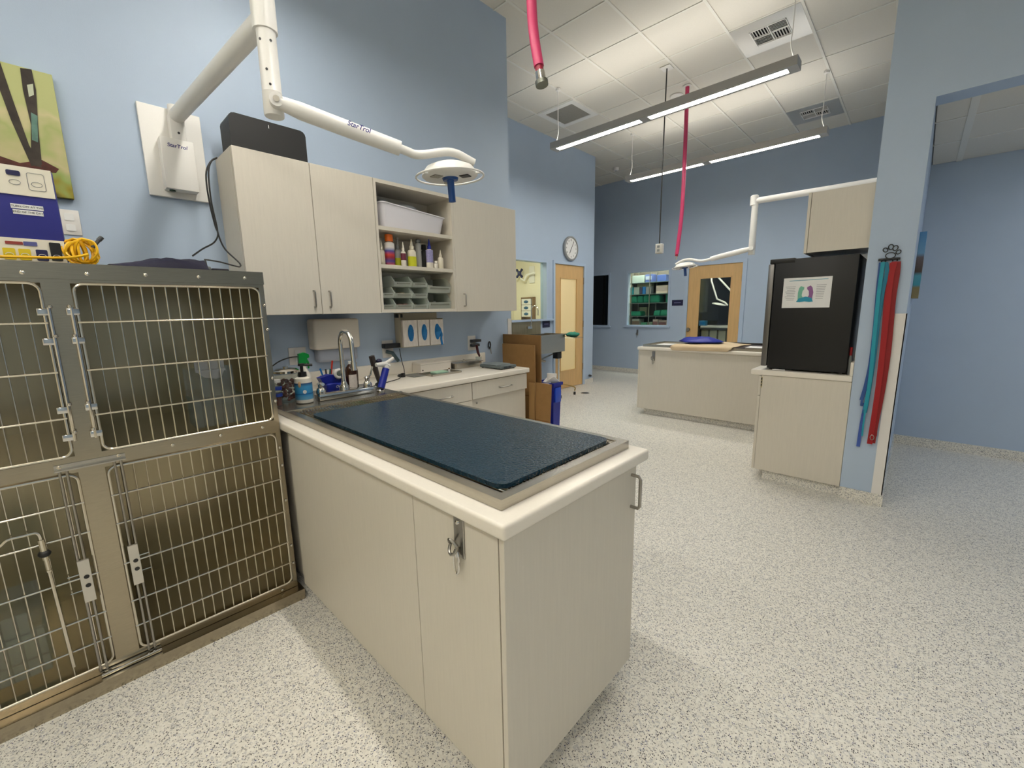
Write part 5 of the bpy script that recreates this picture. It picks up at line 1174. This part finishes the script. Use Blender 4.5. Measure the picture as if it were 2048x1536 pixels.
RB(2.19,2.228,RY1-.06,RY1-.03,1.15,1.6,r=.008).build('door_handle', M_NICKEL, d, True)
RB(2.236,2.40,RY0-.003,RY0+.10,RZ1-.028,RZ1+.006,r=.004).build('hinge_cover', M_BLACK, fg, True)
for xx in (2.30,2.74):
    for yy in (3.34,3.78): MB().cyl((xx,yy,ZT3+.0005),(xx,yy,RZ0+.002),.018,n=10).build('foot', M_BLACK, fg)
B(2.315,2.40,RY0-.012,RY0-.002,RZ0-.010,RZ0-.004).build('foot_label', M_STICK, fg)
# notice on the fridge side
pc_ = [at(u,v,'Y',RY0-.002) for u,v in ((1565,616),(1657,615),(1665.5,552),(1570,556.5))]
nt_ = thing('paper_notice', 'white printed notice with green and purple figure on the fridge', 'poster', tuple((pc_[0]+pc_[2])/2))
cx_ = (pc_[0].x+pc_[1].x)/2; w_ = .30; h_ = .222; zc_ = (pc_[0].z+pc_[2].z)/2
NX0, NX1, NZ0, NZ1 = cx_-w_/2, cx_+w_/2, zc_-h_/2, zc_+h_/2; ny = RY0-.003
vs = []
N = 8
mb = MB()
for i in range(N+1):
    k = i/N
    for z in (NZ0,NZ1): mb.v.append(Vector((NX0+w_*k, ny-.001-.010*max(0,k-.8)**1*(1 if z == NZ0 else .3)*3, z)))
for i in range(N): mb.f.append((2*i,2*i+2,2*i+3,2*i+1))
mb.build('sheet', M_PAPER, nt_)
yy = ny-.0018
def pr_(poly, m, nm, d_=0): MB().prism([(NX0+x*w_,NZ0+z*h_) for x, z in poly],'Y',yy-.0005-d_,yy-d_).build(nm, m, nt_)
cg, cp_, ct_ = mat('print_green',(120,186,160),.6), mat('print_purple',(146,96,150),.6), mat('print_teal',(40,150,178),.6)
pr_([(.33,.22),(.36,.22),(.44,.32),(.41,.42),(.42,.55),(.45,.62),(.45,.68),(.38,.72),(.345,.66),(.325,.5),(.33,.35)], cg, 'green_figure')
pr_([(.64,.22),(.61,.22),(.53,.32),(.56,.42),(.55,.55),(.51,.62),(.51,.68),(.58,.73),(.62,.66),(.645,.5),(.635,.35)], cp_, 'purple_figure')
pr_([(.30,.20),(.38,.19),(.48,.21),(.58,.19),(.655,.20),(.62,.32),(.50,.37),(.36,.32)], ct_, 'teal_figure', .0006)
pr_([(.12,.895),(.92,.915),(.92,.93),(.12,.91)], ct_, 'title_line'); pl_ = mat('print_grey',(172,172,176),.6)
for k in range(9):
    z = .70-.055*k; a = .02*(k%3)
    pr_([(.05+a,z),(.27-a*.5,z),(.27-a*.5,z+.016),(.05+a,z+.016)], pl_, 'print_line')
    pr_([(.70,z+.03),(.92-a,z+.03),(.92-a,z+.046),(.70,z+.046)], pl_, 'print_line')
# things in the gap behind the fridge
gb = thing('gap_bottle', 'red capped bottle between the fridge and partition', 'bottle', (2.79,3.36,ZT3))
MB().lathe((2.789,3.34,ZT3+.0005),[(.009,0),(.010,.1),(.006,.14)],n=10).build('body', M_GREY, gb, True); MB().lathe((2.789,3.34,ZT3+.1405),[(.008,0),(.008,.06)],n=10).build('cap', M_RED, gb, True)
# upper cabinet above the fridge
u2 = thing('upper_cabinet', 'pale laminate wall cabinet above the black fridge', 'cabinet', (2.6,3.8,1.8))
MB().box(2.466,XP0-.001,YP+.037,4.55,1.80,2.22).build('body', M_LAM, u2)
for y0, y1 in ((YP+.036,3.93),(3.934,4.55)):
    d = RB(2.444,2.463,y0,y1,1.797,2.222,r=.0015,seg=1).build('door', M_LAM, u2)
    handle(MB(), (2.444,y1-.04,1.83), (2.444,y1-.04,1.93), (-.028,0,0)).build('handle', M_NICKEL, d, True)
# ------------------------------------------------------------------ pillar: paw hook and leashes
ph = thing('paw_hook', 'black iron paw-shaped hook rack on the pillar', 'hook', (2.94,YP,1.71))
yy = YP-.012
hl, hr = at(1757,520,'Y',YP), at(1801,517,'Y',YP); zbar = (hl.z+hr.z)/2
MB().tube([(hl.x,yy,zbar),(hr.x,yy,zbar)],.0075,n=10).build('bar', M_BLACK, ph, True)
def loop(cu, cv, ru, rv, rot=0):
    c = at(cu,cv,'Y',yy); k = (at(cu+10,cv,'Y',yy)-c).length/10; out = []
    for i in range(16):
        a = i*2*math.pi/16; X = ru*math.cos(a); Z = rv*math.sin(a)
        out.append((c.x+k*(X*math.cos(rot)-Z*math.sin(rot)), yy, c.z+k*(X*math.sin(rot)+Z*math.cos(rot))))
    return MB().tube(out,.0028,n=6,closed=True)
for cu, cv, ru, rv, ro in ((1771,500,4.5,5.5,.5),(1782,494,5,6.5,.1),(1791,496,5,6.5,-.2),(1797,504,4.5,5.5,-.6)): loop(cu,cv,ru,rv,ro).build('toe', M_BLACK, ph, True)
loop(1781,511,10,7.5).build('pad', M_BLACK, ph, True)
for u in (1764,1772,1786,1795):
    c = at(u,520,'Y',YP); MB().tube([(c.x,yy,zbar),(c.x,yy-.016,zbar-.014),(c.x,yy-.024,zbar-.006)],.004,n=6).build('peg', M_BLACK, ph, True)
for xx in (hl.x+.02,hr.x-.02): MB().cyl((xx,YP,zbar),(xx,yy,zbar),.005,n=8).build('standoff', M_BLACK, ph)
def leash(pix, y, w_, m, label, loops=0, metal_end=None, thick=.35):
    pts = [at(u,v,'Y',y) for u,v in pix]; c0 = pts[-1]
    t = thing('leash', label, 'leash', tuple(pts[-1])); 
    MB().tube(smoothpts([tuple(p) for p in pts],5),w_,n=8,flat=thick).build('strap', m, t, True)
    return t
def ribbon(pix, y, w_, m, parent, nm='strap', thick=.004):
    pts = smoothpts([tuple(at(u,v,'Y',y)) for u,v in pix],5); mb = MB(); n = len(pts)
    for p_ in pts: mb.v += [Vector((p_.x-w_/2,p_.y,p_.z)),Vector((p_.x+w_/2,p_.y,p_.z)),Vector((p_.x+w_/2,p_.y+thick,p_.z)),Vector((p_.x-w_/2,p_.y+thick,p_.z))]
    for i in range(n-1):
        for k in range(4): mb.f.append((4*i+k,4*i+(k+1)%4,4*i+4+(k+1)%4,4*i+4+k))
    mb.f += [(3,2,1,0),tuple(4*(n-1)+k for k in range(4))]
    return mb.build(nm, m, parent)
def leash_set(label, strands, top):
    t = thing('leash', label, 'leash', top)
    for s_ in strands: ribbon(*s_, t)
    return t
Yl = YP-.030
l1 = thing('leash', 'red nylon leash bundle hanging from the paw hook', 'leash', (2.95,Yl,.43))
ribbon([(1789,523),(1781,560),(1772,640),(1761,740),(1750,820),(1739,888)],Yl,.03,M_RED,l1)
ribbon([(1795,523),(1793,548),(1785,600),(1776,700),(1764,780),(1752,840),(1744,886)],Yl+.006,.034,mat('red_nylon_dark',(138,8,18),.55),l1)
ribbon([(1786,525),(1776,580),(1766,690),(1755,790),(1748,872)],Yl+.011,.03,M_RED,l1)
MB().tube([tuple(at(1744+4*math.cos(a),875+5*math.sin(a),'Y',Yl-.003)) for a in [i*.785 for i in range(8)]],.0022,n=6,closed=True).build('clip_ring', M_NICKEL, l1, True)
l2 = thing('leash', 'teal nylon leash looped over the paw hook', 'leash', (2.9,Yl,.6))
ribbon([(1766,524),(1761,560),(1756,600),(1748,680),(1740,760),(1730,820)],Yl,.021,M_TEALL,l2)
ribbon([(1772,524),(1774,545),(1766,580),(1757,640),(1746,730),(1732,815),(1728,826)],Yl+.006,.022,mat('teal_dark',(18,118,146),.5),l2)
ribbon([(1731,818),(1727,845),(1724,872)],Yl+.002,.010,M_TEALL,l2)
l3 = thing('leash', 'slim blue leash with mesh end behind the teal one', 'leash', (2.88,Yl,.42))
ribbon([(1762,525),(1756,580),(1750,650),(1742,720),(1733,765),(1723,800)],Yl+.012,.022,M_LEASHB,l3)
ribbon([(1734,765),(1724,800),(1723,812),(1728,806)],Yl+.016,.012,M_LEASHB,l3)
ribbon([(1730,812),(1724,842),(1720,866),(1716,893)],Yl+.014,.020,mat('blue_mesh',(60,90,170),.6,var=.3,vscale=300),l3,'mesh_end')
# hallway canvas on the partition
cvs = thing('beach_canvas', 'narrow beach canvas on the hallway side of the partition', 'painting', (XP1,4.6,1.46))
B(XP1+.001,XP1+.042,4.15,4.75,1.46,1.965).build('canvas', ramp_mat('canvas_beach',[(0,(150,136,96)),(.16,(140,130,90)),(.2,(70,160,180)),(.34,(90,170,190)),(.4,(84,70,60)),(.62,(110,100,104)),(.68,(120,170,205)),(1,(90,150,200))],'Z',0,.505,.6), cvs)
# ------------------------------------------------------------------ scrub room contents (seen through the window)
Yw = 6.328
g0 = at(1043,595,'Y',Yw-.08); g1 = at(1066.5,628,'Y',Yw-.08)
sg = thing('glove_rack', 'brown rack of three stacked glove boxes in the scrub room', 'rack', (g0.x,Yw,1.3))
gx = sorted((g0.x,g1.x)); zt_ = g0.z; 
MB().box(gx[0],gx[0]+.012,Yw-.1,Yw,1.0,zt_).box(gx[1]-.012,gx[1],Yw-.1,Yw,1.0,zt_).box(gx[0]+.012,gx[1]-.012,Yw-.01,Yw,1.0,zt_).box(gx[0]+.012,gx[1]-.012,Yw-.1,Yw-.01,zt_-.03,zt_).box(gx[0],gx[1],Yw-.1,Yw-.01,.99,1.0).build('rack', mat('rack_brown',(140,112,80),.4,metal=.4), sg)
for k, nm_ in enumerate(('top','middle','lowest')):
    z1_ = zt_-.035-k*.125
    t = thing('glove_box', 'white glove box with blue opening, %s in the scrub room rack' % nm_, 'box', ((gx[0]+gx[1])/2,Yw-.06,z1_-.12))
    B(gx[0]+.014,gx[1]-.05,Yw-.098,Yw-.012,z1_-.118,z1_).build('carton', M_WHITEP, t)
    MB().ball(((gx[0]+gx[1])/2-.02,Yw-.1,z1_-.06),.05,sc=(1.3,.25,.6),n=14,m=8).build('gloves', mat('glove_dark',(50,96,130),.5), t, True)
c_ = at(1060,560,'Y',Yw-.05); eb = thing('arm_bracket', 'white wall bracket with folded arm in the scrub room', 'bracket', (c_.x,Yw,c_.z))
RB(c_.x-.05,c_.x+.09,Yw-.02,Yw-.001,c_.z-.06,c_.z+.28,r=.004).build('plate', M_WHITEP, eb)
MB().tube(smoothpts([(c_.x-.22,Yw-.10,c_.z+.05),(c_.x-.12,Yw-.10,c_.z+.0),(c_.x-.05,Yw-.09,c_.z+.1),(c_.x+.16,Yw-.08,c_.z+.13)],5),.018,n=8).build('arm', M_WHITE, eb, True)
c_ = at(1040,547,'Y',Yw-.1); cw = thing('cross_handle', 'navy cross-shaped lamp handle in the scrub room', 'handle', tuple(c_))
MB().ball((c_.x,Yw-.12,c_.z),.05,sc=(1,.6,1)).build('hub', M_NAVY, cw, True)
for a in (.785,2.356,3.927,5.498): MB().tube([(c_.x,Yw-.12,c_.z),(c_.x+.11*math.cos(a),Yw-.12,c_.z+.11*math.sin(a))],[.015,.028],n=8).build('spoke', M_NAVY, cw, True)
MB().cyl((c_.x,Yw-.09,c_.z),(c_.x,Yw-.002,c_.z),.02,n=10).build('stem', M_WHITE, cw, True)
# ------------------------------------------------------------------ supply room shelves
SYF = YF+.38; SYB = YF+.75
def sz(v): return at(1300,v,'Y',SYF).z
zz = [sz(564),sz(587.5),sz(605.5),sz(632),sz(656)]
sx0, sx1 = -1.9, -.66
su = thing('supply_shelf', 'wire supply shelving behind the lit window', 'shelf', (-1.3,SYF,0))
for z in zz:
    B(sx0,sx1,SYF,SYB,z-.012,z).build('shelf', mat('shelf_grey',(110,124,118),.5), su)
for x in (sx0+.03,at(1262,600,'Y',SYF).x,at(1298,600,'Y',SYF).x,sx1-.02):
    for y in (SYF+.01,SYB-.01): MB().cyl((x,y,.005),(x,y,2.35),.011,n=8).build('post', M_NICKEL, su, True)
B(sx0,sx1,SYB,SYB+.006,.3,2.4).build('back_panel', mat('shelf_back',(90,84,74),.7), su)
def sx(u): return at(u,600,'Y',SYF+.05).x
def box_on(u0, u1, shelf, h, col, label, name='supply_box', cat='box', d0=.03, d1=.26, lid=None, rnd=False):
    z = zz[shelf]+.001; x0_, x1_ = sx(u0), sx(u1)
    t = thing(name, label, cat, ((x0_+x1_)/2,SYF+.15,z))
    RB(x0_,x1_,SYF+d0,SYF+d1,z,z+h,r=min(.03,h*.3) if rnd else .004,seg=3 if rnd else 1).build('body', mat('supply_%d_%d_%d' % col, col, .6), t, rnd)
    if lid: B(x0_+.005,x1_-.005,SYF+d0-.002,SYF+d0,z+h*.3,z+h*.75).build('face_label', mat('supply_%d_%d_%d' % lid, lid, .6), t)
    return t
def pack_on(u0, u1, shelf, h, label, zoff=0):
    z = zz[shelf]+.001+zoff; x0_, x1_ = sx(u0), sx(u1); w2_ = (x1_-x0_)/2
    mb = MB().rbox(x0_,x1_,SYF+.03,SYF+.29,z,z+h*.8,r=h*.22,seg=3)
    for v in mb.v:
        if v.z > z+h*.3: v += Vector((.02*(v.z-z)/h*math.sin(u0), .008*math.sin(v.x*40), h*.22*math.sin((v.x-x0_)/(x1_-x0_)*2.6+.2)))
    o = mb.build('surgical_pack', mat('pack_green',(40,150,115),.75), None, True, ((x0_+x1_)/2,SYF+.16,z)); tag(o, label, 'pack', 'green wrapped packs on the supply shelves')
box_on(1262,1288,0,.16,(176,190,184),'pale grey box on the top supply shelf')
box_on(1290,1303,0,.17,(86,104,164),'small blue box on the top supply shelf',lid=(180,190,210))
box_on(1313,1331,0,.14,(66,88,150),'wide blue box on the top supply shelf')
box_on(1268,1297,1,.24,(226,220,180),'cream carton standing tall on the second supply shelf',d0=.18,d1=.30)
box_on(1261,1267,1,.16,(20,130,140),'teal binder at the end of the second supply shelf')
box_on(1268,1279,1,.16,(140,150,144),'grey box between the teal and blue boxes',d1=.17)
box_on(1280,1284,1,.155,(50,44,70),'dark slim box on the second supply shelf',d1=.17)
box_on(1285,1291,1,.16,(20,100,160),'bright blue slim box on the second supply shelf',d1=.17)
box_on(1292,1302,1,.16,(150,150,150),'grey carton beside the dark gap on the second shelf',d1=.17)
box_on(1312,1334,1,.17,(226,206,190),'beige lettered carton on the second supply shelf',lid=(190,170,160))
for a, b, h, nm_ in ((1262,1274.5,.17,'against the end post'),(1275,1287,.175,'second from the end post'),(1287.5,1299,.18,'under the blue slim box'),(1299.5,1320,.18,'leaning with a pale edge')): pack_on(a,b,2,h,'green wrapped pack on the third supply shelf '+nm_)
box_on(1332,1337,2,.17,(30,120,96),'upright green carton at the end of the third shelf')
pack_on(1262,1283,3,.12,'flat green pack at the post end of the fourth shelf'); pack_on(1308,1321.5,3,.13,'green pack with pale edge on the fourth shelf'); pack_on(1322,1338,3,.14,'plump green pack at the far end of the fourth shelf')
box_on(1269,1284,3,.20,(214,208,170),'cream carton behind the flat green pack',d0=.30,d1=.36)
box_on(1266,1281,4,.20,(206,200,186),'white box with brown print on the lowest shelf',lid=(150,120,100))
box_on(1284,1296,4,.12,(96,176,130),'light green box on the lowest shelf'); box_on(1297,1306,4,.13,(190,206,180),'pale green box on the lowest shelf')
box_on(1308,1318,4,.19,(224,196,186),'pink and white carton on the lowest shelf',lid=(180,120,120)); box_on(1320,1335,4,.17,(220,190,180),'wide pink carton on the lowest shelf',lid=(170,110,110))
# ------------------------------------------------------------------ surgery seen through the door pane
Yo = YF+.85
def so_pt(u, v, y=Yo): return tuple(at(u,v,'Y',y))
sl_ = thing('surgery_lamp', 'white surgery lamp lit head seen through the door', 'lamp', so_pt(1437,610))
MB().tube([so_pt(1423,500),so_pt(1423,562),so_pt(1434,598),so_pt(1450,605),so_pt(1455,611)],.018,n=8).build('arm', M_WHITE, sl_, True)
hc_ = Vector(so_pt(1438,609)); mb = MB(); mb.M = Matrix.Translation(hc_) @ Matrix.Rotation(.2,4,'Y'); mb.lathe((0,0,0),[(.05,.03),(.13,.015),(.14,0),(.13,-.01)],n=24); mb.build('head', M_WHITE, sl_, True)
s2_ = thing('surgery_lamp', 'white surgery lamp arm slanting behind the door pane', 'lamp', so_pt(1462,580,Yo+.3))
MB().tube([so_pt(1435,500,Yo+.3),so_pt(1435,553,Yo+.3),so_pt(1462,582,Yo+.3),so_pt(1475,600,Yo+.3)],.02,n=8).build('arm', M_WHITE, s2_, True)
mb = MB(); mb.M = Matrix.Translation(Vector(so_pt(1478,604,Yo+.3))); mb.lathe((0,0,0),[(.05,.03),(.13,.015),(.14,0),(.13,-.01)],n=24); mb.build('head', M_WHITE, s2_, True)
zt_ = at(1430,652,'Y',Yo).z; tx0, tx1 = at(1398,650,'Y',Yo).x-.1, at(1458,650,'Y',Yo).x+.3
tx0 = max(tx0, -.3)
stb = thing('surgery_counter', 'cream counter with dark rail in the surgery', 'counter', ((tx0+tx1)/2,Yo,0))
RB(tx0,tx1,Yo,Yo+.5,zt_-.04,zt_,r=.004).build('top', M_WHITE, stb); B(tx0,tx1,Yo-.02,Yo,zt_-.075,zt_-.035).build('rail', M_DGREY, stb)
nn = 5
for i in range(nn):
    a = tx0+(tx1-tx0)*i/nn; RB(a+.015,a+(tx1-tx0)/nn-.015,Yo+.03,Yo+.45,.06,zt_-.085,r=.005).build('door', mat('surgery_door',(216,210,186),.5), stb)
B(tx0,tx1,Yo+.05,Yo+.45,.004,.06).build('kick', M_DGREY, stb)
bb = thing('wipe_box', 'blue patterned box on the surgery counter', 'box', (at(1406,642,'Y',Yo).x,Yo+.1,zt_))
xx = at(1405,642,'Y',Yo+.05).x; RB(xx-.07,xx+.07,Yo+.04,Yo+.16,zt_+.001,zt_+.11,r=.004).build('carton', mat('wipe_blue',(60,130,180),.5,var=.3,vscale=40), bb); B(xx-.05,xx+.05,Yo+.038,Yo+.04,zt_+.03,zt_+.08).build('face_label', M_LBLUE, bb)
